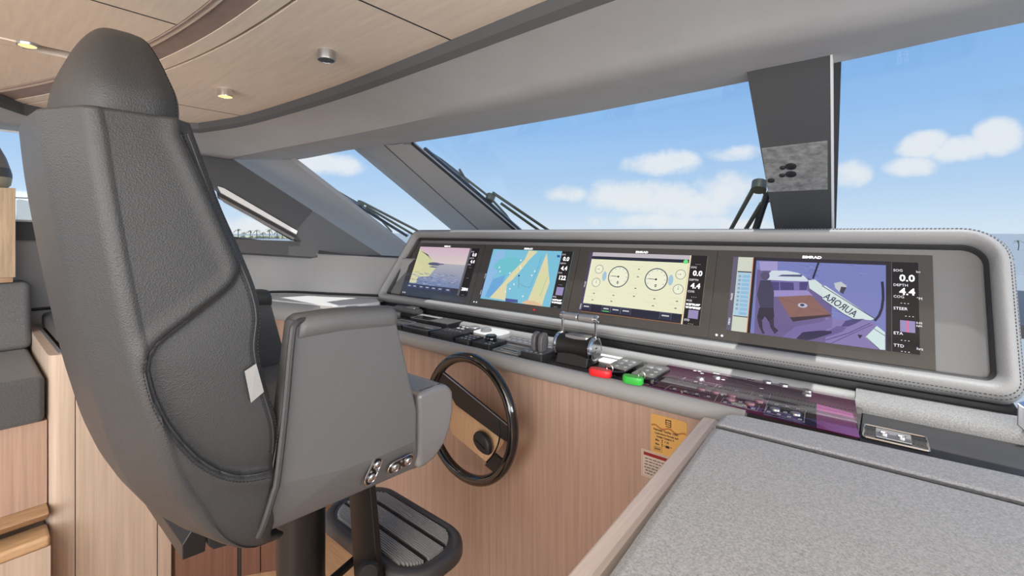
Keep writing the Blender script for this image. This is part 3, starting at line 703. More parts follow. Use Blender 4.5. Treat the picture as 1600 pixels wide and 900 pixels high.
# ================================================================== HELM CHAIR
XC = -1.175
chair = thing('helm_chair', (XC, .57, 0), 'tall dark grey leather helm chair on a black column', 'helm chair')
rT = [(.985,.40),(1.0,.335),(1.035,.272),(1.08,.226),(1.14,.186),(1.21,.158),(1.31,.134),(1.37,.122),(1.56,.092),(1.70,.074),(1.79,.066)]
fT = [(.985,.42),(1.0,.39),(1.035,.39),(1.14,.395),(1.22,.396),(1.31,.374),(1.38,.362),(1.44,.367),(1.49,.359),(1.555,.338),(1.648,.302),(1.767,.264),(1.79,.258)]
wT = [(.985,.235),(1.0,.25),(1.04,.262),(1.2,.266),(1.5,.262),(1.70,.256),(1.79,.249)]
PADPOLY = [(.237,1.765),(.262,1.70),(.317,1.556),(.322,1.540),(.321,1.524),(.312,1.505),(.290,1.485),(.215,1.428),(.200,1.414),(.192,1.396),(.190,1.375),(.199,1.330),(.215,1.285),(.237,1.243),(.262,1.205),(.294,1.172),(.33,1.150),(.379,1.138),(.6,1.138),(.6,1.95),(.243,1.95)]
def sdist(pt, poly):
    x, y = pt; ins = False; d = 9
    for i in range(len(poly)):
        x1, y1 = poly[i-1]; x2, y2 = poly[i]
        if (y1 > y) != (y2 > y) and x < (x2-x1)*(y-y1)/(y2-y1)+x1: ins = not ins
        L = (x2-x1)**2+(y2-y1)**2; t = max(0, min(1, ((x-x1)*(x2-x1)+(y-y1)*(y2-y1))/L)); d = min(d, math.hypot(x-x1-t*(x2-x1), y-y1-t*(y2-y1)))
    return d if ins else -d
def half_section(w, r, f, nside=60):
    """(dx, Y) from the middle of the rear round the right side to the middle of the front"""
    k = min(1, (f-r)/.2); pts = [(0,r),(.08,r+.002),(.158,r+.008),(.170,r+.011),(.179,r+.016*k),(.244,r+.047*k),(.2515,r+.0525*k),(.2565,r+.0585*k),(.2595,r+.065*k),(.261,r+.070*k)]
    s = w/.262; pts = [(a*s, b) for a, b in pts]; y0 = r+.075*k
    y1 = f-.020
    for i in range(nside+1):
        t = i/nside; pts.append((w-.004*abs(1-t)**2, lerp(y0, y1, t)))
    pts += [(w-.002, f-.010), (w-.008, f-.002), (w-.016, f), (w-.026, f-.004), (w-.036, f-.015), (w-.05, f-.04), (0, f-.06)]
    return pts
def back_mesh(zs, rt, ft, wt, recess=.013, poly=PADPOLY):
    rows = []
    for z in zs:
        w, r, f = sinterp(wt, z), sinterp(rt, z), sinterp(ft, z); h = half_section(w, r, f); row = []
        for dx, y in h:
            q = 0
            if poly and dx > w*.8:
                sd_ = sdist((y, z), poly); t = max(0, min(1, (sd_+.004)/.010)); q = recess*t*t*(3-2*t)
                # a soft hollow roll just outside the seam and a swelling inside it
                if sd_ > 0: q -= .010*(1-math.exp(-max(0, sd_-.01)/.05))
                else: q -= .004*math.exp(-((sd_+.012)/.012)**2)
            row.append((dx-q, y, z))
        rows.append(row)
    return rows
zs = [.985,.992,1.0,1.01,1.022]+[lerp(1.035,1.775,i/140) for i in range(141)]+[1.781,1.786,1.789]
rows = back_mesh(zs, rT, fT, wT)
def closed_rows(rows):
    out = []
    for r in rows:
        R_ = [Vector((XC+a, y, z)) for a, y, z in r]; L_ = [Vector((XC-a, y, z)) for a, y, z in r[-2:0:-1]]; out.append(R_+L_)
    return out
cr_ = closed_rows(rows)
def shrink(row, k, dz):
    c = sum(row, Vector())/len(row); return [Vector((c.x+(p.x-c.x)*k, c.y+(p.y-c.y)*k, p.z+dz)) for p in row]
cr_ = [shrink(cr_[0], .90, -.004)]+cr_+[shrink(cr_[-1], .985, .003), shrink(cr_[-1], .95, .005), shrink(cr_[-1], .8, .006)]
bm = B(); loft(bm, cr_, closed=True, capends=True)
obj('backrest_shell', bm, leather, chair, auto=60)
# headrest rising out of the shell
hr = [(1.70,.112),(1.767,.108),(1.80,.105),(1.84,.106),(1.885,.112),(1.925,.126),(1.955,.143),(1.975,.160),(1.985,.175)]
hf = [(1.70,.225),(1.767,.254),(1.79,.262),(1.836,.262),(1.88,.250),(1.92,.238),(1.95,.228),(1.975,.214),(1.985,.200)]
hw = [(1.70,.220),(1.767,.224),(1.80,.228),(1.84,.225),(1.88,.206),(1.91,.183),(1.94,.150),(1.96,.114),(1.975,.070),(1.985,.025)]
zs = [lerp(1.768,1.94,i/40) for i in range(41)]+[1.947,1.954,1.960,1.966,1.971,1.976,1.980,1.983,1.985]
rows = back_mesh(zs, hr, hf, hw, 0, None)
for row in rows:
    z = row[0][2]; w = sinterp(hw, z); r0_, f0_ = sinterp(hr, z), sinterp(hf, z); k_ = 1
    for i_, (a, y, zz) in enumerate(row):        # crown sections turn into plain ellipses
        t_ = PI*i_/(len(row)-1); e_ = (w*abs(math.sin(t_))**.52, (r0_+f0_)/2-(f0_-r0_)/2*math.copysign(abs(math.cos(t_))**.58, math.cos(t_))); row[i_] = (lerp(a, e_[0], k_), lerp(y, e_[1], k_), zz)
bm = B(); loft(bm, closed_rows(rows), closed=True, capends=True)
obj('headrest', bm, leather, chair, auto=60)
# seams and stitches on both flanks
def flank(y, z, s, out=.0012):
    w = sinterp(wT, z); sd_ = sdist((y, z), PADPOLY); t = max(0, min(1, (sd_+.004)/.010)); q = .013*t*t*(3-2*t)
    if sd_ > 0: q -= .010*(1-math.exp(-max(0, sd_-.01)/.05))
    else: q -= .004*math.exp(-((sd_+.012)/.012)**2)
    f = sinterp(fT, z)
    return Vector((XC+s*(w-q+out), y, z))
seam = smoothpath([Vector((a, b, 0)) for a, b in PADPOLY[:18]], 6)
def offpath(P, d):
    out = []
    for i, p in enumerate(P):
        t = (P[min(i+1,len(P)-1)]-P[max(i-1,0)]).normalized(); out.append(Vector((p.x-t.y*d, p.y+t.x*d, 0)))
    return out
def stitchrow(pts, par, r=.0010, nm='stitching'):
    bm = B(); stitches(bm, pts, .0065, .004, r); return obj(nm, bm, thread, par)
for s in (1, -1):
    P = [p for p in offpath(seam, -.007) if .1 < p.x < .39 and (p.y < 1.5)]
    stitchrow([flank(p.x, p.y, s) for p in P], chair)
    zz = [lerp(1.17, 1.77, i/80) for i in range(81)]
    for d in (.020, .006): stitchrow([flank(sinterp(fT, z)-d, z, s, .001 if d > .01 else -.001) for z in zz], chair)
    bm = B(); tube(bm, [flank(sinterp(fT, z)-.013, z, s, -.0010) for z in zz], .0016, 5); obj('seam_piping', bm, leather_d, chair)
bm = B(); tube(bm, [flank(p.x, p.y, 1, -.0035) for p in seam if p.x < .385], .0028, 6); obj('seam_piping', bm, leather_d, chair)
for s in (1, -1):
    hp = []
    for i in range(46):
        z = lerp(1.80, 1.975, i/45); w, r0_, f0_ = sinterp(hw, z), sinterp(hr, z), sinterp(hf, z); t_ = PI*.70
        hp.append(Vector((XC+s*(w*math.sin(t_)**.52+.001), (r0_+f0_)/2+(f0_-r0_)/2*abs(math.cos(t_))**.58, z)))
    stitchrow(hp, chair)
# armrest side panels with their leather edging and padded tops
def arm(s, parent_label):
    X = lambda x: XC+s*(x-XC)-(.07 if s < 0 else 0)
    dy = -.055 if s < 0 else 0
    def q(px, py, x): p = onX(px, py, x); return Vector((X(p.x), p.y+dy, p.z))
    up = [q(462,502,-.902), q(619,496,-.902), q(636,570,-.900), q(652,640,-.898), q(652,688,-.897), q(596,712,-.896), q(540,733,-.896), q(433,757,-.898)]
    low = [up[-1], up[-2], up[-3], up[-4], q(655,731,-.930), q(640,736,-.932), q(540,780,-.932), q(410,836,-.930)]
    bm = B(); back = -.955
    A = [bm.verts.new(p) for p in up]; Lw = [bm.verts.new(p) for p in low[4:]]
    bm.faces.new(A); bm.faces.new([A[7], A[6], A[5], A[4]]+Lw)
    rim = A[:5]+Lw; bk = [bm.verts.new((X(back), v.co.y, v.co.z)) for v in rim]
    for i in range(len(rim)): bm.faces.new((rim[i], rim[(i+1)%len(rim)], bk[(i+1)%len(rim)], bk[i]))
    bm.faces.new(bk[::-1])
    o = obj('armrest_panel', bm, mat('mid grey leather', (.125,.125,.127), .5, bump=(420,.2,'v')), chair, bevel=.007, seg=4, smooth=False)
    bm = B(); tube(bm, smoothpath([q(476,500,-.905), q(462,506,-.900), q(456,530,-.898), q(446,640,-.897), q(434,745,-.895), q(428,770,-.897), q(414,815,-.905), q(404,838,-.915)], 5), .0065, 8); obj('edge_piping', bm, leather_d, chair)
    # pad
    prof = [(-.968,1.388),(-.972,1.405),(-.966,1.424),(-.945,1.432),(-.92,1.432),(-.900,1.426),(-.893,1.412),(-.895,1.397),(-.903,1.386)]
    prof = [(p.x, p.y) for p in smoothpath([Vector((a,b,0)) for a,b in prof], 3)]
    st = [(.425,-.012,.80),(.430,-.004,.95),(.440,0,1),(.52,0,1),(.60,-.006,1),(.645,-.010,1),(.657,-.012,.95),(.662,-.018,.8)]
    rows = []
    for y, dz, k in st: rows.append([Vector((X(-.932+(a+.932)*k), y+dy, 1.41+(b-1.41)*k+dz)) for a, b in prof])
    bm = B(); loft(bm, rows, closed=True, capends=True); obj('armrest_pad', bm, leather if s < 0 else mat('mid grey leather',(.125,.125,.127)), chair, auto=60)
    bm = B(); stitches(bm, [Vector((X(-.8955), y+dy, 1.398-.06*max(0, y-.52))) for y in [lerp(.445,.650,i/40) for i in range(41)]], .006, .0036, .0009); obj('stitching', bm, thread, chair)
arm(1, ''); arm(-1, '')
# seat
seat_m = mat('seat leather', (.20,.20,.202), .27, coat=.6, croug=.3, bump=(420,.2,'v'))
bm = B(); box(bm, -1.470, -.950, .36, .76, 1.04, 1.192); obj('seat_cushion', bm, seat_m, chair, bevel=.028, seg=5)
nose = [(.732,1.190),(.80,1.196),(.835,1.188),(.853,1.165),(.856,1.12),(.846,1.075),(.825,1.035),(.790,1.006),(.755,.998),(.732,.998)]
bm = B(); prism(bm, [Vector((XC-.33,a,b)) for a,b in nose], (.596,0,0)); obj('seat_bolster', bm, seat_m, chair, bevel=.014, seg=4)
for x in (XC-.255, XC+.255): stitchrow([Vector((x, lerp(.74,.83,i/10), 1.1945)) for i in range(11)], chair)
stitchrow([Vector((lerp(-1.39,-.97,i/30), .60, 1.193)) for i in range(31)], chair)
bm = B(); box(bm, -1.37, -.98, .36, .74, .985, 1.05); obj('seat_base', bm, black_plastic, chair, bevel=.01)
# switch clusters on the right panel
def cluster(pa, pb, nm):
    c = [onX(*pa, -.906), onX(*pb, -.906)]; nrm = Vector((1,0,-.35)).normalized()
    ax = (c[1]-c[0]).normalized(); sd2 = ax.cross(nrm).normalized(); mid = (c[0]+c[1])/2+nrm*.004; L = (c[1]-c[0]).length
    bm = B(); pts = [mid+ax*a+sd2*b for a, b in rrect(L+.030, .027, .0132, 7)]; prism(bm, pts, nrm*.004); p = obj(nm, bm, black_gloss, chair, bevel=.001)
    bm = B(); pts = [mid+ax*a+sd2*b for a, b in rrect(L+.034, .031, .0152, 7)]; tube(bm, [q+nrm*.002 for q in pts], .0014, 6, closed=True); obj('switch_rim', bm, chrome, p)
    for k_ in c:
        k2 = k_+nrm*.008; bm = B(); lathe(bm, [(.0105,0),(.0105,.003),(.0085,.005),(.0070,.0035),(.0055,.0035),(.0050,.006),(0,.0065)], k2, nrm, 24); obj('push_button', bm, steel, p)
    bm = B()
    for sgn in (-1, 1): lathe(bm, [(.0028,0),(.0028,.002),(0,.0025)], mid+nrm*.004+sd2*.0095*sgn+ax*.002*sgn, nrm, 12)
    obj('screw', bm, silver, p)
cluster((586,723),(577,743),'switch_plate'); cluster((614,727),(634,717),'switch_plate')
# small fabric tag sewn into the front seam
bm = B(); tp = [onX(382,580,-.905), onX(400,568,-.898), onX(412,612,-.897), onX(392,629,-.903)]; prism(bm, tp, (.0012,0,0)); obj('fabric_tag', bm, mat('pale tag cloth', (.27,.27,.27), .8), chair, smooth=False, label='pale grey cloth tag')
# slide rail under the back of the seat
bm = B(); box(bm, -1.46, -1.095, .285, .325, .965, .995); 
bm.free(); bm = B()
tp = [onX(285,852,-1.02), onX(285,876,-1.02), onX(321,862,-1.02), onX(323,828,-1.02), onX(300,828,-1.02)]; prism(bm, tp, (-.36,0,0)); obj('slide_rail', bm, black_satin, chair, bevel=.002)
bm = B(); tp = [onX(325,838,-1.02), onX(326,854,-1.02), onX(334,859,-1.02), onX(372,848,-1.02), onX(374,830,-1.02)]; prism(bm, tp, (-.05,0,0)); obj('slide_catch', bm, black_plastic, chair, bevel=.002)
# column
bm = B(); lathe(bm, [(.19,0),(.19,.014),(.17,.022),(.068,.026),(.064,.05),(.0585,.06),(.0585,.985)], (XC-.005,.565,0), n=40); obj('column', bm, black_satin, chair)
# footrest with ribbed tread
FZ = .70; fc = Vector((-1.166,.832,FZ))
foot = None
bm = B(); outl = rrect(.500,.245,.105,10)
for_rows = [(1,0,-.022),(1,.0,-.008),(.992,0,.002),(.965,0,.010),(.93,0,.012),(.90,0,.009),(.885,0,.004)]
loft(bm, [[fc+Vector((a-(1-k)*a*(.245/.5 if False else 1)*.9, b-(1-k)*b*1.9, h)) for a, b in outl] for k, _, h in for_rows], capends=True, closed=True)
foot = obj('footrest', bm, mat('footrest rim', (.07,.07,.072), .4), chair, auto=50)
bm = B()
hw_, hd_, rr_ = .205, .088, .075
def xlim(y):
    d = abs(y)-(hd_-rr_); return hw_ if d <= 0 else hw_-rr_+math.sqrt(max(0, rr_**2-d*d))
yy = -hd_+.004
while yy < hd_-.002:
    gap = min(abs(yy-.034), abs(yy+.034))
    if gap > .006:
        x = xlim(yy+.001); box(bm, fc.x-x, fc.x+x, fc.y+yy, fc.y+yy+.0036, FZ+.002, FZ+.0125)
    yy += .0062
obj('tread', bm, rubber, foot, smooth=False)
bm = B()
for dy in (-.034, .034): box(bm, fc.x-.2, fc.x+.2, fc.y+dy-.004, fc.y+dy+.004, FZ+.003, FZ+.0135)
obj('tread_strip', bm, mat('matt black strip', (.008,.008,.008), .7), foot, smooth=False)
bm = B(); 
tp = [onY(545,768,.685), onY(578,762,.685), onY(590,900,.685), onY(553,900,.685)]; d_ = (tp[3]-tp[0]); tp[2] = tp[1]+(tp[2]-tp[1])*1.15; tp[3] = tp[0]+d_*1.15
prism(bm, tp, (0,.018,0)); obj('footrest_arm', bm, black_satin, chair, bevel=.002)
bm = B(); tube(bm, [(-1.19,.60,.62),(-1.19,.75,.655),(-1.3,.80,.68),(-1.3,.88,.68)], .012, 10); tube(bm, [(-1.16,.60,.56),(-1.16,.74,.60)], .012, 10); tube(bm, [(-1.35,.735,.66),(-1.0,.735,.66)], .010, 10); obj('footrest_bracket', bm, black_satin, chair)
bm = B(); lathe(bm, [(.004,0),(.012,.002),(.024,.008),(.026,.018),(.022,.026),(0,.028)], onY(577,886,.668), (.8,-.6,.05), 24); obj('clamp_knob', bm, black_plastic, chair)

# ================================================================== STEERING WHEEL
wheel = thing('steering_wheel', (-1.2,1.2,.67), 'gloss black steering wheel in front of the wood console', 'steering wheel')
WC = Vector((-1.2,1.2,.909)); tl = math.radians(2)
wu = Vector((1,0,0)); wv = Vector((0,math.sin(tl),math.cos(tl))); WF = Frame(WC, wu, wv)
bm = B(); n = 72; pr = []
for i in range(n):
    a = 2*PI*i/n; c = WF.at(.216*math.cos(a), .220*math.sin(a)); d = (c-WC).normalized()
    pr.append([c+d*(0.0195*math.cos(b))+WF.n*(.0195*math.sin(b)) for b in [2*PI*k_/14 for k_ in range(14)]])
pr.append(pr[0]); loft(bm, pr, closed=True); bmesh.ops.remove_doubles(bm, verts=bm.verts, dist=1e-5); obj('rim', bm, black_gloss, wheel)
def wp(*p): return [onP(x, y, WC, WF.n) for x, y in p]
bm = B(); prism(bm, wp((676,588),(688,579),(793,665),(793,692),(779,683),(712,633),(706,622)), WF.n*-.014); obj('spoke', bm, black_satin, wheel, bevel=.002)
bm = B(); tube(bm, wp((688,579.5),(740,621.5),(793,664.5)), .0018, 6); obj('spoke_trim', bm, silver, wheel)
bm = B(); prism(bm, wp((771,709),(787,722),(775,742),(757,727)), WF.n*-.014); obj('spoke', bm, black_satin, wheel, bevel=.002)
bm = B(); tube(bm, smoothpath(wp((779,657),(781,678),(778,695),(770,711),(760,722)), 5), .0028, 8); obj('hub_edge', bm, black_gloss, wheel)
bm = B(); pp = wp((706,600),(712,633),(779,683),(778,697),(770,710),(755,726),(701,681),(690,650)); prism(bm, [p-WF.n*.020 for p in pp], WF.n*-.012); obj('hub_plate', bm, mat('honey veneer plate', (.70,.45,.26), .4, noise=((60,60,6),.12)), wheel, smooth=False, bevel=.001, label='honey wood plate between the spokes')
bm = B(); tube(bm, [WC+Vector((-.03,.035,-.05)), WC+Vector((-.03,.151,-.06))], .03, 24); obj('steering_shaft', bm, black_satin, wheel)
bm = B(); kc = wp((755,691))[0]-WF.n*.012
rows = []
for h, s_ in ((0,.82),(.006,.95),(.014,1),(.022,.96),(.027,.85),(.029,.6)): rows.append([kc+WF.u*(a*s_*.088)+WF.v*(b*s_*.088)+WF.n*h for a, b in [(-.5,.05),(-.48,.25),(-.3,.42),(0,.45),(.3,.32),(.48,.05),(.5,-.25),(.42,-.42),(.1,-.42),(-.25,-.30),(-.44,-.12)]])
loft(bm, rows, closed=True, capends=True); kn = obj('tilt_lever', bm, black_plastic, wheel, sub=1)
bm = B(); tube(bm, [kc+WF.n*.0295+WF.u*-.022+WF.v*.008, kc+WF.n*.0295+WF.u*.026+WF.v*-.012], .0016, 6); obj('lever_groove', bm, black_gloss, kn)

# ================================================================== INSTRUMENTS ON THE DECK
def slabpts(bm, x0, x1, y0, y1, r, z0, z1, n=4, taper=0):
    cx, cy = (x0+x1)/2, (y0+y1)/2; P = [(cx+a, cy+b) for a, b in rrect(x1-x0, y1-y0, r, n)]
    k = 1-taper
    loft(bm, [[Vector((a,b,z0)) for a,b in P], [Vector((a,b,z1-(.0015 if not taper else 0))) for a,b in P], [Vector((cx+(a-cx)*(.985-taper), cy+(b-cy)*(.985-taper), z1)) for a,b in P]], closed=True, capends=True)
    return bm
def unit(name, lab, cat, x0, x1, y0, y1, h, body='black_plastic', scr_in=None, rim=None):
    t = thing(name, ((x0+x1)/2, (y0+y1)/2, DZ), lab, cat)
    bm = B(); slabpts(bm, x0, x1, y0, y1, .006, DZ, DZ+h); obj('housing', bm, black_plastic, t, auto=30)
    if rim:
        bm = B(); tube(bm, [Vector(((x0+x1)/2+a, (y0+y1)/2+b, DZ+h)) for a, b in rrect(x1-x0-.003, y1-y0-.003, .006, 3)], .0011, 5, closed=True); obj('bright_rim', bm, rim, t)
    if scr_in is not None:
        e = scr_in; bm = B(); slabpts(bm, x0+e, x1-e, y0+e, y1-e*.9, .003, DZ+h-.001, DZ+h+.0008); obj('display_glass', bm, glassblack, t, auto=30)
    return t
def keys(t, x0, x1, y0, y1, nx, ny, z, r, m=silver, nm='key', oval=1.5):
    for j in range(ny):
        for i in range(nx):
            x = lerp(x0, x1, (i+.5)/nx); y = lerp(y0, y1, (j+.5)/ny); bm = B()
            loft(bm, [[Vector((x+r*oval*k_*math.cos(2*PI*q/16), y+r*k_*math.sin(2*PI*q/16), z+h)) for q in range(16)] for k_, h in ((1,-.001),(1,.0012),(.8,.002))], closed=True, capends=True)
            obj(nm, bm, m, t)
unit('instrument_display', 'small black square display nearest the armrest, at the left end of the front row', 'display', -1.995,-1.865,1.390,1.492,.016, scr_in=.012, rim=silver)
unit('instrument_display', 'glossy black display left of the flat keypad in the front row', 'display', -1.838,-1.648,1.378,1.470,.020, scr_in=.014, rim=silver)
t = unit('control_keypad', 'wide flat black keypad in the front row between display and small keypad', 'keypad', -1.632,-1.478,1.378,1.492,.020)
keys(t, -1.60,-1.51,1.39,1.48,4,3,DZ+.020,.005, grey_plastic)
t = unit('control_keypad', 'small square black keypad left of the knob controller', 'keypad', -1.452,-1.372,1.368,1.470,.018)
keys(t, -1.445,-1.378,1.38,1.46,3,3,DZ+.018,.0055, silver)
t = unit('rotary_controller', 'black controller plate with a round knob, behind the steering wheel top', 'controller', -1.358,-1.258,1.375,1.492,.016)
bm = B(); lathe(bm, [(.026,0),(.027,.004),(.024,.012),(.026,.017),(.022,.021),(0,.022)], (-1.318,1.455,DZ+.016), n=28); obj('knob', bm, black_gloss, t)
keys(t, -1.30,-1.262,1.38,1.43,2,2,DZ+.016,.005, silver)
t = thing('instrument_display', (-1.16,1.415,DZ), 'flat silver-framed square display left of the twin levers', 'display')
bm = B(); slabpts(bm, -1.228,-1.092,1.360,1.470,.006,DZ,DZ+.008); obj('frame', bm, grey_plastic, t, auto=30)
bm = B(); tube(bm, [Vector((-1.16+a,1.415+b,DZ+.008)) for a,b in rrect(.130,.104,.006,3)], .0015, 5, closed=True); obj('bright_rim', bm, silver, t)
bm = B(); slabpts(bm, -1.203,-1.117,1.380,1.450,.003,DZ+.007,DZ+.010); obj('inner_frame', bm, silver, t, auto=30)
bm = B(); slabpts(bm, -1.197,-1.123,1.386,1.444,.002,DZ+.009,DZ+.0108); obj('display_glass', bm, glassblack, t, auto=30)
unit('instrument_display', 'black glass display behind the front row, beside the radio handset', 'display', -1.985,-1.832,1.540,1.640,.020, scr_in=.010, rim=silver)
t = unit('instrument_display', 'tall grey-topped square display in the middle of the back row', 'display', -1.812,-1.668,1.520,1.640,.026)
bm = B(); slabpts(bm, -1.806,-1.674,1.526,1.634,.003,DZ+.025,DZ+.0268); obj('display_glass', bm, mat('grey glass', (.15,.15,.15), .15, coat=.5), t, auto=30)
t = unit('trackpad_controller', 'low silver and black controller with a dial, beside the white rounded box', 'controller', -1.640,-1.490,1.520,1.625,.010)
bm = B(); lathe(bm, [(.028,0),(.028,.008),(.022,.012),(0,.012)], (-1.545,1.585,DZ+.010), n=24); obj('dial', bm, silver, t)
keys(t, -1.63,-1.575,1.53,1.60,2,2,DZ+.010,.007, white_p)
t = thing('joystick_box', (-1.40,1.555,DZ), 'white rounded control box with a round button in the back row', 'controller')
bm = B(); slabpts(bm, -1.485,-1.325,1.490,1.620,.045,DZ,DZ+.022,8); obj('housing', bm, white_p, t, auto=40, bevel=.003)
bm = B(); lathe(bm, [(.024,0),(.026,.005),(.022,.012),(.010,.016),(0,.016)], (-1.43,1.545,DZ+.022), n=26); obj('knob', bm, silver, t)
t = thing('button_keyboard', (-1.22,1.56,DZ), 'flat grey strip with two rows of oval silver buttons', 'keyboard')
bm = B(); slabpts(bm, -1.315,-1.045,1.515,1.600,.008,DZ,DZ+.006); obj('plate', bm, grey_plastic, t, auto=30)
keys(t, -1.305,-1.055,1.522,1.594,8,2,DZ+.006,.0085, silver, 'oval_button')
# twin levers
t = thing('trim_lever_unit', (-1.025,1.408,DZ), 'black square box carrying two upright dark levers', 'lever control')
bm = B(); slabpts(bm, -1.075,-.975,1.352,1.460,.005,DZ,DZ+.028); obj('housing', bm, black_plastic, t, auto=30)
bm = B(); slabpts(bm, -1.070,-.980,1.357,1.455,.004,DZ+.0275,DZ+.0295); obj('top_plate', bm, grey_plastic, t, auto=30)
for x in (-1.040, -1.008):
    bm = B(); pf = [(1.385,0),(1.382,.03),(1.387,.055),(1.400,.068),(1.418,.070),(1.430,.060),(1.432,.03),(1.426,0)]
    prism(bm, [Vector((x-.009,a,DZ+.028+b)) for a,b in pf], (.018,0,0)); obj('lever', bm, grey_plastic, t, bevel=.004, seg=3)
keys(t, -1.068,-.982,1.360,1.380,4,1,DZ+.0295,.004, silver)
# throttle
t = thing('throttle_control', (-.88,1.44,DZ), 'black barrel-shaped throttle with chrome end cap and raised handle bar', 'throttle')
TC = Vector((-.88,1.445,1.176))
bm = B(); prism(bm, [Vector((-.945,a,b)) for a,b in ((1.395,DZ),(1.415,1.16),(1.475,1.16),(1.495,DZ))], (.13,0,0)); obj('pedestal', bm, black_plastic, t, bevel=.004)
bm = B(); lathe(bm, [(.040,-.072),(.044,-.066),(.040,-.04),(.0375,0),(.040,.04),(.044,.062)], TC, (1,0,0), 36); obj('barrel', bm, mat('black rubber', (.012,.012,.012), .45), t)
for sgn, x in ((-1,-.076),(1,.064)):
    bm = B(); lathe(bm, [(.034,0),(.044,.001),(.047,.005),(.047,.011),(.040,.015),(.036,.013)], TC+Vector((x if sgn > 0 else x-.006,0,0)), (1,0,0), 36); obj('chrome_ring', bm, chrome, t)
bm = B(); lathe(bm, [(.036,.0),(.034,-.006),(.012,-.010),(.010,.0),(0,.002)], TC+Vector((.078,0,0)), (1,0,0), 30); obj('end_cap', bm, chrome, t)
for x in (-.947,-.806):
    bm = B(); box(bm, x-.004, x+.004, 1.445, 1.457, 1.205, 1.285); obj('handle_arm', bm, chrome, t, bevel=.002)
bm = B(); slabpts(bm, -.925,-.825,1.425,1.470,.010,1.205,1.219); obj('button_pad', bm, silver, t, auto=30)
for x0, x1 in ((-.942,-.879),(-.874,-.810)):
    bm = B(); lathe(bm, [(.012,0),(.015,.003),(.015,x1-x0-.003),(.012,x1-x0)], (x0,1.451,1.283), (1,0,0), 20); obj('grip', bm, silver, t)
for x in (-.952,-.808): 
    bm = B(); lathe(bm, [(.0155,0),(.0155,.008),(.012,.010),(0,.010)], (x,1.451,1.283), (1,0,0), 20); obj('grip_end', bm, chrome, t)
# radio handset
t = thing('radio_handset', (-2.05,1.60,DZ), 'dark metallic radio handset lying at the left end of the deck', 'handset')
bm = B(); rows = []
for x, w, h in ((-2.22,.016,.012),(-2.20,.026,.019),(-2.11,.028,.021),(-2.02,.026,.020),(-1.995,.018,.014)):
    rows.append([Vector((x, 1.62+w*math.cos(2*PI*q/16)*1.1, DZ+.036+h*math.sin(2*PI*q/16))) for q in range(16)])
loft(bm, rows, closed=True, capends=True); obj('body', bm, grey_plastic, t)
bm = B(); box(bm, -2.14,-2.01,1.59,1.65,DZ,DZ+.020); obj('cradle', bm, black_plastic, t, bevel=.004)
bm = B(); slabpts(bm, -2.10,-2.025,1.60,1.64,.006,DZ+.052,DZ+.058); obj('keypad', bm, silver, t, auto=30)
bm = B(); tube(bm, smoothpath([(-2.21,1.62,DZ+.036),(-2.225,1.60,DZ+.03),(-2.235,1.56,DZ+.036),(-2.25,1.54,DZ+.036)],5), .005, 8); obj('cord', bm, black_plastic, t)
# two chrome keypads with clip and lanyard float
for (x0,x1,y0,y1,l) in ((-.742,-.662,1.395,1.540,'chrome keypad box behind the red float'), (-.640,-.562,1.375,1.520,'chrome keypad box behind the green float')):
    t = thing('thruster_keypad', ((x0+x1)/2,(y0+y1)/2,DZ), l, 'keypad')
    bm = B(); slabpts(bm, x0,x1,y0,y1,.006,DZ,DZ+.022); obj('housing', bm, black_gloss, t, auto=30)
    bm = B(); slabpts(bm, x0+.002,x1-.002,y0+.002,y1-.002,.006,DZ+.020,DZ+.025); obj('cover', bm, steel, t, auto=30)
    keys(t, x0+.010,x1-.010,y0+.02,y1-.02,2,3,DZ+.025,.010, silver, 'button', 1.2)
for px, m, l in ((938, red_m, 'red oblong plastic key float resting on the console edge'), (989, green_m, 'green oblong plastic key float resting on the console edge')):
    c = onY(px, 585 if m is red_m else 598, 1.335); c.z = 1.127; L = .078 if m is red_m else .066
    t = thing('key_float', c, l, 'key float')
    bm = B(); dx = Vector((1,.10,0)).normalized(); dy = Vector((-dx.y,dx.x,0)); P = rrect(L,.034,.0165,6)
    loft(bm, [[c+dx*a*k_+dy*b*k_+Vector((0,0,h)) for a,b in P] for k_, h in ((.9,0),(1,.004),(1,.018),(.92,.0225))], closed=True, capends=True); obj('float_body', bm, m, t)
    bm = B(); tube(bm, [c+dx*(L*.36)+Vector((.011*math.cos(q), .0, .026+.011*math.sin(q)))+dy*.012 for q in [2*PI*k_/16 for k_ in range(16)]], .0022, 6, closed=True); obj('split_ring', bm, steel, t)
    bm = B(); tube(bm, [c+dx*(L*.45)+dy*.012+Vector((0,0,.016)), c+dx*(L*.45+.03)+dy*.05+Vector((0,0,.010))], .003, 6); obj('strap', bm, black_plastic, t)
for x0,x1,y0,y1,l in ((-.872,-.765,1.575,1.640,'larger white card on the deck right of the throttle'), (-.835,-.762,1.500,1.560,'smaller white card on the deck right of the throttle')):
    bm = B(); box(bm, x0,x1,y0,y1,DZ,DZ+.003); tag(obj('white_card', bm, white_card, smooth=False), l, 'card')
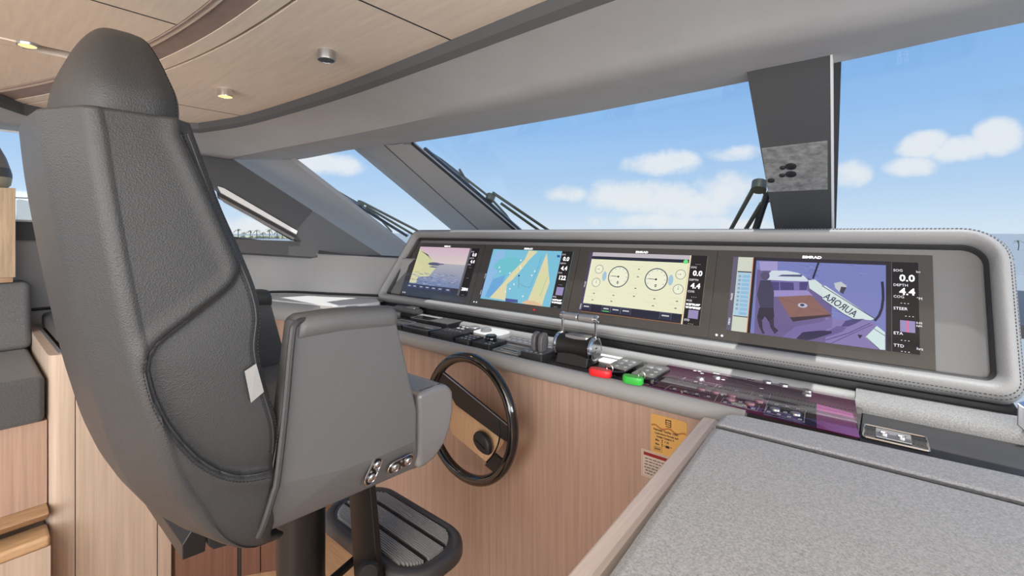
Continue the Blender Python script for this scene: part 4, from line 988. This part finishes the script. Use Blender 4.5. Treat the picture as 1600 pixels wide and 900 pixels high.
# switch panel in dark glass, purple reflection painted in
GZ = 1.130
t = thing('switch_panel', (-.32,1.50,DZ), 'long dark glass switch panel with painted purple reflection, oval buttons and white markings', 'switch panel')
bm = B(); prism(bm, [Vector(p) for p in ((-.585,1.335,DZ),(-.050,1.325,DZ),(-.072,1.655,DZ),(-.60,1.655,DZ))], (0,0,GZ-DZ)); obj('glass_top', bm, switchglass, t, smooth=False, bevel=.001)
bm = B(); prism(bm, [onZ(x,y,GZ+.0003) for x,y in ((1276,631),(1332,646),(1344,684),(1276,668))], (0,0,.0003)); obj('purple_area', bm, mat('purple glossy area', (.30,.07,.22), .08, coat=1, croug=.02), t, smooth=False, label='bright purple end of the panel')  # brighter purple glossy sheet laid on the glass
bm = B(); prism(bm, [onZ(x,y,GZ+.0002) for x,y in ((1203,617),(1276,631),(1276,668),(1192,648))], (0,0,.0002)); obj('black_area', bm, glassblack, t, smooth=False, label='black end section of the panel')
for x, y, m in ((1096,608,0),(1118,613,0),(1143,618,0),(1142,624.5,0),(1172,631,0),(1186,627,0),(1211,640,1),(1243,647,1),(1199,597,1),(1225,602,1),(1261,611,1),(1261,616.5,1),(1094,592,1),(1120,590,1)):
    c = onZ(x, y, GZ); bm = B(); loft(bm, [[c+Vector((.0125*k_*math.cos(2*PI*q/20), .0085*k_*math.sin(2*PI*q/20), h)) for q in range(20)] for k_, h in ((1,-.0005),(1,.003),(.82,.0045))], closed=True, capends=True)
    obj('oval_button', bm, steel if m else mat('mauve button', (.30,.17,.20), .3, metal=.3), t)
GF = Frame((0,0,GZ), (1,0,0), (0,1,0))
def gp(*p): return [tuple(onZ(x,y,GZ)[:2]) for x,y in p]
it = []; wl = (.55,.50,.52)
def outline(*p, w=.0011):
    for q in pll(gp(*p), w): it.append((q, wl))
outline((1048,602),(1122,617),(1116,628)); outline((1038,609),(1048,602)); outline((1126,629),(1131,622),(1187,635),(1182,643),(1126,629))
outline((1121,601),(1114,608)); outline((1176,613),(1172,621)); outline((1204,617),(1199,629),(1194,645)); outline((1196,642),(1200,634),(1258,646),(1256,661),(1194,648)); outline((1202,629),(1260,641),(1258,646),(1200,634))
outline((1060,594),(1072,590),(1063,597),(1057,597)); outline((1100,590),(1100,597),(1180,612))
it += [(ell(*gp((1221,628))[0],.045,.010,30), (.30,.28,.29)), (ell(*gp((1221,628))[0],.043,.008,30), (.012,.01,.012))]
for x, y in ((1054,608),(1071,612),(1089,616),(1107,620),(1087,597),(1095,600),(1102,602),(1126,605),(1151,611),(1189,619),(1133,629),(1148,632),(1157,629),(1162,635),(1177,639),(1213,633),(1230,636),(1247,640),(1201,644),(1217,648),(1233,652),(1250,656),(1227,645)):
    c = gp((x, y))[0]; it += [(ell(*c,.005,.006,6), (.7,.68,.7)), (ell(c[0],c[1],.0022,.003,6), (.1,.03,.06)), (line((c[0]-.012,c[1]-.010),(c[0]+.012,c[1]-.010),.0015), wl)]
for x, y in ((1086,580),(1093,581),(1097,584),(1117,584),(1122,585),(1141,585),(1147,586),(1170,592),(1176,593),(1130,594),(1190,608)): it.append((ell(*gp((x,y))[0],.006,.006,8), (.8,.8,.8)))
outline((1128,590),(1150,596),(1180,604)); outline((1168,589),(1166,594),(1190,600))
paint('white_markings', GF, it, t, h0=.0008, m=printed, dh=.000008)
# socket plate in the lower deck
t = thing('socket_panel', onZ(1398,690,1.105), 'chrome-rimmed socket plate in the dark deck at the right end', 'socket')
c = onZ(1398,684,1.107); 
bm = B(); tube(bm, [c+Vector((a,b,.002)) for a,b in rrect(.118,.09,.006,3)], .0028, 6, closed=True); obj('bright_rim', bm, chrome, t)
bm = B(); box(bm, c.x-.057,c.x+.057,c.y-.043,c.y+.043,1.105,1.108); obj('plate', bm, black_gloss, t, smooth=False)
bm = B(); box(bm, c.x-.036,c.x+.030,c.y-.030,c.y+.028,1.108,1.113); obj('cover', bm, silver, t, bevel=.002)
for dx in (-.020,.012):
    bm = B(); lathe(bm, [(.009,0),(.009,.003),(.006,.003),(.006,.001),(0,.001)], (c.x+dx,c.y-.004,1.113), n=20); obj('socket', bm, chrome, t)
bm = B(); prism(bm, [onY(1589,628,1.56),onY(1600,636,1.56),onY(1604,678,1.56),onY(1588,664,1.56)], (.03,.05,0)); tag(obj('metal_bracket', bm, steel, smooth=False, bevel=.003), 'small brushed metal block at the right end of the hood', 'bracket')

# ------------------------------------------------------------------ plates on the wood front
WY = 1.3518; FF = Frame((0,WY,0), (1,0,0), (0,0,1))
def fpx(x, y): p = onY(x, y, WY); return (p.x, p.z)
t = thing('builders_plate', onY(1046,700,WY), 'gold builder plate with black lettering on the wood front', 'plate')
tlc, trc, blc = fpx(1017,645), fpx(1079,661), fpx(1015,701)
pw, ph = .110, .118
cx, cz = tlc[0]+pw/2, tlc[1]-ph/2
bm = B(); prism(bm, [Vector((cx+a,WY,cz+b)) for a,b in rrect(pw,ph,.008,5)], (0,-.0015,0)); obj('plate', bm, gold, t, smooth=False)
PF = Frame((cx,WY-.0017,cz), (1,0,0), (0,0,1))
wave = [(-pw/2+.002+i*(pw-.004)/20, .026+.004*math.sin(i*.75)-.0002*i) for i in range(21)]
paint('wave_band', PF, [(wave+[(a, b-.005) for a, b in wave[::-1]], (.45,.17,.04))], t, m=printed, h0=.0002)
it = [(line((-.008,.050),(.008,.050),.003),(.01,.01,.01)),(line((-.008,.043),(.008,.043),.002),(.01,.01,.01)),(line((-.008,.037),(.006,.037),.002),(.01,.01,.01)),(line((-.008,.031),(.008,.031),.002),(.01,.01,.01)),(line((-.0075,.052),(-.0075,.036),.0022),(.01,.01,.01)),(line((.0075,.052),(.0075,.030),.0022),(.01,.01,.01))]
paint('emblem', PF, it, t, m=printed, h0=.0002)
for s_, sz, a, b in (('Ferretti Yachts 1000',.0098,-.046,.0135),('Costruttore: Ferretti SpA',.0075,-.042,.003),('Design Category A',.0075,-.036,-.0065),('Max',.0078,-.040,-.018),('= 20',.0078,-.012,-.018),('Max',.0078,-.040,-.030),('+',.0078,-.014,-.030),('= 6200 kg' if False else '=',.0078,.006,-.030),('RINA',.0085,-.0415,-.045)):
    text('lettering', s_, sz, PF, a, b, ink, t, h=.0004, sx=.92, bold=.0002)
it = [(q,(.01,.01,.01)) for q in pll([(-.044,-.051),(-.044,-.039),(-.020,-.039),(-.020,-.051),(-.044,-.051)], .0007)]
for b_ in (-.018,-.030): it += [(ell(-.019,b_+.003,.002,.002,10),(.01,.01,.01)), (line((-.019,b_),(-.019,b_-.005),.002),(.01,.01,.01))]
it += [(rect(-.008,-.034,.003,-.027),(.01,.01,.01))]
paint('symbols', PF, it, t, m=printed, h0=.0003)
t = thing('warning_sticker', onY(1020,740,WY), 'cream warning sticker with a dark red band below the gold plate', 'sticker')
sx0, sz1 = fpx(1002,699); sx0 += 0; sz1 -= .002
SF = Frame((sx0, WY-.0006, sz1-.085), (1,0,0), (0,0,1))
bm = B(); prism(bm, [Vector((sx0+.055+a,WY,sz1-.0425+b)) for a,b in rrect(.11,.085,.004,4)], (0,-.0005,0)); obj('backing', bm, sticker_m, t, smooth=False)
it = [(rect(.008,.068,.102,.078),(.28,.012,.012))]+[(q,(.2,.14,.12)) for q in pll([(.004,.004),(.004,.081),(.106,.081),(.106,.004),(.004,.004)], .0007)]
random.seed(5)
for j in range(6):
    y = .058-.009*j; x = .010+random.uniform(0,.004)
    while x < .095:
        L = random.uniform(.004,.012); it.append((rect(x,y,min(x+L,.098),y+.0028),(.10,.07,.06))); x += L+.0025
paint('print', SF, it, t, m=printed, h0=.0002)

# ================================================================== SEATING ON THE RIGHT
t = thing('side_settee', (.4,.5,0), 'large pale grey fabric settee top filling the right foreground', 'settee')
bm = B(); prism(bm, [Vector(p) for p in ((-.300,-.9,.45),(1.5,-.9,.45),(1.5,1.205,.45),(-.334,1.180,.45),(-.304,.56,.45))], (0,0,.675)); obj('top_cushion', bm, fabric, t, bevel=.022, seg=6)
bm = B(); prism(bm, [Vector(p) for p in ((-.334,1.183,.85),(1.5,1.208,.85),(1.5,1.343,.85),(.3,1.330,.85),(-.29,1.298,.85),(-.318,1.288,.85),(-.334,1.265,.85))], (0,0,.275)); obj('front_border', bm, fabric, t, bevel=.018, seg=6)
bm = B(); tube(bm, [(-.325,1.1815,1.1205),(1.5,1.2065,1.1205)], .0035, 6); obj('seam_piping', bm, fabric_d, t)
t = thing('settee_side_panel', (-.385,.9,0), 'pale wood panel with a rounded top rail along the left of the grey settee', 'panel')
bm = B(); rows = []
for y, xl, xr in ((-.6,-.366,-.324),(.58,-.374,-.328),(1.306,-.399,-.350)):
    rows.append([Vector((xl,y,0)),Vector((xl,y,1.070)),Vector((xl+.003,y,1.081)),Vector((xl+.010,y,1.088)),Vector((xr-.010,y,1.090)),Vector((xr-.003,y,1.084)),Vector((xr,y,1.074)),Vector((xr,y,0))])
loft(bm, rows, closed=True, capends=True); obj('rail', bm, mat('pale pinkish rail veneer', (.86,.72,.63), .45, noise=((90,4,90),.10)), t, auto=20)

# ================================================================== PORT SIDE SEATING AND JOINERY
t = thing('partition_cabinet', (-2.9,.42,0), 'tall pale oak cabinet with a rounded post, left of the helm chair', 'cabinet')
bm = B(); prism(bm, [Vector(p) for p in ((-3.40,.215,0),(-2.53,.215,0),(-2.508,.222,0),(-2.50,.240,0),(-2.50,.288,0),(-2.53,.288,0),(-2.53,.245,0),(-3.40,.245,0))], (0,0,1.118)); obj('corner_post', bm, wood_l, t, auto=50)
bm = B(); box(bm, -2.53,-2.502,.291,.553,0,1.112); obj('side_panel', bm, wood_l, t, smooth=False)
bm = B(); box(bm, -2.53,-2.502,.557,.605,0,1.112); obj('side_panel', bm, wood_l, t, smooth=False)
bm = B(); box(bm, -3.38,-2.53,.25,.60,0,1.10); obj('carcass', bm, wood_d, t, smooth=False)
bm = B(); box(bm, -3.40,-2.515,.243,.255,1.10,1.122); obj('inner_edge', bm, silver, t, smooth=False)
t = thing('bench_cushion', (-2.9,.45,1.11), 'dark grey leather cushion lying on the oak cabinet', 'cushion')
bm = B(); box(bm, -3.36,-2.76,.262,.62,1.112,1.185); obj('cushion_body', bm, mat('bench leather', (.10,.10,.102), .4, bump=(420,.2,'v')), t, bevel=.022, seg=5)
bm = B(); box(bm, -2.757,-2.55,.268,.62,1.112,1.175); obj('cushion_end', bm, mat('bench leather', (.10,.10,.102)), t, bevel=.022, seg=5)
t = thing('port_locker', (-2.35,.78,0), 'reddish wood locker front with painted shade behind the chair column', 'locker')  # locker wood carries the shade in its dark colour
la, lb = Vector((-2.47,.612,0)), Vector((-2.215,.96,0))
for t0, t1 in ((0,.58),(.62,.80),(.81,1)):
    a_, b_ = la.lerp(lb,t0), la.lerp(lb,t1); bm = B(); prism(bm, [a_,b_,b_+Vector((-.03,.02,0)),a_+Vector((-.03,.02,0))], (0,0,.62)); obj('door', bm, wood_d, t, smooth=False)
a_, b_ = la.lerp(lb,.585), la.lerp(lb,.615); bm = B(); prism(bm, [a_,b_,b_+Vector((-.03,.02,0)),a_+Vector((-.03,.02,0))], (0,0,.62)); obj('edge_strip', bm, black_plastic, t, smooth=False)
t = thing('dinette_sofa', (-2.9,-.4,.54), 'charcoal fabric sofa with wood base at the far left edge', 'sofa')
bm = B(); box(bm, -3.25,-2.50,-1.2,.205,.87,1.045); obj('seat_cushion', bm, fabric_d, t, bevel=.02, seg=5)
bm = B(); prism(bm, [Vector((-3.13,-1.2,1.045)),Vector((-3.17,-1.2,1.36)),Vector((-3.36,-1.2,1.36)),Vector((-3.36,-1.2,1.045))], (0,1.415,0)); obj('back_cushion', bm, mat('mid grey woven fabric', (.15,.15,.155), .95, noise=((240,240,240),.3), bump=(900,.5)), t, bevel=.03, seg=5)
bm = B(); box(bm, -3.3,-2.52,-1.2,.212,.546,.868); obj('wood_base', bm, wood_p, t, smooth=False)
t = thing('wooden_step', (-2.75,-.5,0), 'brown oak step edge below the sofa at the far left', 'step')
bm = B(); prism(bm, [Vector((-2.535,-1.5,.50)),Vector((-2.48,-1.5,.50)),Vector((-2.44,-1.5,.535)),Vector((-2.46,-1.5,.545)),Vector((-3.3,-1.5,.545)),Vector((-3.3,-1.5,.50))], (0,1.712,0)); obj('tread', bm, wood_oak, t, bevel=.004)
bm = B(); box(bm, -2.52,-2.40,-1.5,.212,.43,.47); obj('lower_edge', bm, mat('light oak edge', (.55,.36,.2), .45, noise=((70,12,70),.15)), t, bevel=.012, seg=4)
bm = B(); box(bm, -3.3,-2.405,-1.5,.212,0,.43); obj('riser', bm, wood_l, t, smooth=False)
t = thing('oak_cabinet', (-3.3,-.2,1.36), 'honey oak cabinet above the back of the sofa', 'cabinet')
bm = B(); box(bm, -3.40,-3.17,-.8,.163,1.385,1.805); obj('carcass', bm, wood_cab, t, bevel=.002)
bm = B(); box(bm, -3.38,-3.18,-.8,.155,1.362,1.385); obj('plinth', bm, wood_oak, t, smooth=False)
t = thing('table_ornament', (-3.3,.065,1.805), 'beige and grey tapered ornament standing on the honey oak cabinet', 'ornament')
bm = B(); lathe(bm, [(.085,0),(.10,.02),(.105,.055)], (-3.3,.055,1.805), n=30); obj('base', bm, mat('beige ceramic', (.45,.40,.30), .5), t)
bm = B(); lathe(bm, [(.105,.055),(.104,.075),(.098,.10)], (-3.3,.055,1.805), n=30); obj('band', bm, mat('dark grey ceramic', (.10,.10,.10), .5), t)
bm = B(); lathe(bm, [(.098,.10),(.085,.15),(.062,.205),(.05,.21),(0,.21)], (-3.3,.055,1.805), n=30); obj('top', bm, mat('taupe ceramic', (.25,.22,.18), .5), t)

# ================================================================== CEILING LAMPS
def spot(x, y, lab, glow):
    t = thing('ceiling_spotlight', (x,y,CZ-.028), lab, 'ceiling light', 'round ceiling spotlights')
    bm = B(); lathe(bm, [(.0235,.004),(.024,0),(.027,.0),(.0275,.004),(.026,.028)], (x,y,CZ-.028), n=30)
    obj('ring', bm, chrome if glow else steel, t)
    bm = B(); lathe(bm, [(.0235,0),(.0235,.003),(0,.003)], (x,y,CZ-.0275), n=24); obj('lens', bm, lampglow if glow else black_gloss, t)
    return t
p = onZ(510,80,CZ); spot(p.x,p.y,'unlit dark round spotlight on the ceiling nearest the windscreen', False)
p = onZ(352,140,CZ); spot(p.x,p.y,'glowing round spotlight on the ceiling just right of the headrest', True)
t = thing('slot_lamp', onZ(43,72,CZ), 'glowing lamp set in the slot of the ceiling at the far left', 'ceiling light', None)
c = onZ(43,71,CZ-.006)
bm = B(); lathe(bm, [(.021,0),(.023,0),(.024,.006),(.020,.008)], c+Vector((-.0,0,-.002)), n=26); obj('ring', bm, steel, t)
bm = B(); lathe(bm, [(.0195,0),(.0195,.003),(0,.003)], c+Vector((0,0,-.0025)), n=24); obj('lens', bm, lampglow, t)
for x, y in ((-1.976,.650),(-1.966,.124)):
    l = bpy.data.lights.new('spot_glow', 'SPOT'); l.energy = 3; l.color = (1,.75,.45); l.spot_size = 1.9; l.shadow_soft_size = .03
    o = lk(bpy.data.objects.new('spot_glow', l)); o.location = (x,y,CZ-.035)

# ================================================================== WIPERS OUTSIDE THE GLASS
def wiper(lab, P, blade, frame, pivot, arms, off=.10):
    Q = Vector(P)+GN*off; f = lambda x, y, o=0: onP(x, y, Q+GN*o, GN)
    t = thing('windscreen_wiper', f(*arms[0][1]), lab, 'wiper', 'windscreen wipers')
    bm = B(); tube(bm, [f(*p, -.03) for p in blade], .010, 6); obj('blade', bm, black_plastic, t)
    bm = B(); tube(bm, [f(x+2, y-1, -.02) for x, y in blade], .005, 6); obj('blade_rail', bm, steel, t)
    for fr_ in frame: bm = B(); tube(bm, [f(*p) for p in fr_], .008, 6); obj('yoke', bm, olive, t)
    bm = B(); lathe(bm, [(.03,-.02),(.03,.02),(0,.02)], f(*pivot), GN, 12); obj('pivot', bm, olive, t)
    for a in arms: bm = B(); tube(bm, [f(*p) for p in a], .010, 8); obj('arm', bm, olive, t)
    return t
wiper('wiper outside the pane between the two left pillars', GP2, ((455,258),(548,315),(636,369)), [((470,266),(505,286),(560,318)), ((505,286),(530,315)), ((560,318),(590,338),(612,362)), ((480,272),(500,290))], (563,319), [((566,316),(655,362)), ((572,323),(645,366))])
wiper('wiper beside the faceted pillar, left of the large pane', GP, ((663,232),(735,293),(815,362)), [((662,232),(690,250),(765,308)), ((688,250),(710,285)), ((765,308),(790,335),(810,362)), ((718,265),(745,310))], (766,309), [((770,301),(860,362)), ((783,318),(845,362))])
wiper('wiper standing up just left of the wide dark pillar', GP, ((1202,300),(1192,330),(1182,362)), [((1186,289),(1194,300),(1200,315))], (1186,291), [((1181,288),(1140,362)), ((1190,318),(1163,362)), ((1196,306),(1177,362))], off=.06)

# ================================================================== OUTSIDE, FAR AWAY
def far(px, py, d): r = ray(px, py); return _O+r*d
random.seed(21)
def palm(px, base, h, d, lab):
    b = far(px, base, d); t = thing('palm_tree', b, lab, 'tree', 'palm trees on the far shore'); H_ = h*d/FPX
    bm = B(); tube(bm, [b, b+Vector((H_*.03,0,H_*.4)), b+Vector((H_*.02,0,H_*.8))], H_*.035, 6); obj('trunk', bm, trunk_m, t)
    bm = B(); top = b+Vector((H_*.02,0,H_*.8))
    for k_ in range(11):
        a = k_*2*PI/11+random.random(); e = random.uniform(-.2,.9); L = H_*.42; dr = Vector((math.cos(a),math.sin(a),0)); sd_ = Vector((-dr.y,dr.x,0))
        rows = [[top+dr*L*q*math.cos(e*.7)+Vector((0,0,L*(q*math.sin(e)-.7*q*q)))+sd_*w*L for w in (-wd,wd)] for q, wd in ((0,.03),(.3,.11),(.7,.10),(1,.01))]; loft(bm, rows)
    obj('crown', bm, palm_g, t, smooth=False, normals=False)
for k_, (px, base, h) in enumerate(((372,373,18),(381,374,13),(391,373,15),(401,374,17),(411,374,13),(421,374,19),(433,374,15),(441,374,17))): palm(px, base, h, 260, '%s palm from the left on the far shore beyond the triangular side window' % ('first','second','third','fourth','fifth','sixth','seventh','eighth')[k_])
palm(1591,391,18,100,'palm crown just above the right end of the hood')
t = thing('scrub_belt', far(410,375,262), 'low sunlit scrub on the far shore behind the palms', 'scrub', None); t['kind'] = 'stuff'
bm = B(); a, b = far(340,372.5,265), far(470,375,265); n = 60; up_ = []
for i in range(n+1): q = a.lerp(b, i/n); up_.append(q+Vector((0,0,random.uniform(.4,2.2))))
prism(bm, up_+[b-Vector((0,0,4)), a-Vector((0,0,4))], Vector((-8,8,0))); obj('foliage', bm, mat('dry scrub', (.50,.47,.28), .9, noise=((.6,.6,.6),.4)), t, smooth=False)
t = thing('waterside_building', far(44,346,60), 'cream building with one dark window outside the port window', 'building')
a, b = far(29,347,60), far(57,346,58); 
for v_ in (a, b): pass
bm = B(); zb = -2.45
prism(bm, [Vector((a.x,a.y,zb)), Vector((b.x,b.y,zb)), b+Vector((0,0,(346-316)*58/FPX)), a+Vector((0,0,(347-311)*60/FPX))], (-4,0,0)); obj('walls', bm, mat('cream render', (.62,.57,.44), .8), t, smooth=False)
t.location.z = zb; bpy.context.view_layer.update()
for ch_ in t.children: ch_.location.z += far(44,346,60).z-zb
a2, b2_ = far(49,336,58.2), far(57,336,57.6); bm = B(); prism(bm, [a2, b2_, b2_+Vector((0,0,1.5)), a2+Vector((0,0,1.5))], (.05,0,0)); obj('window', bm, dark_trim, t, smooth=False)
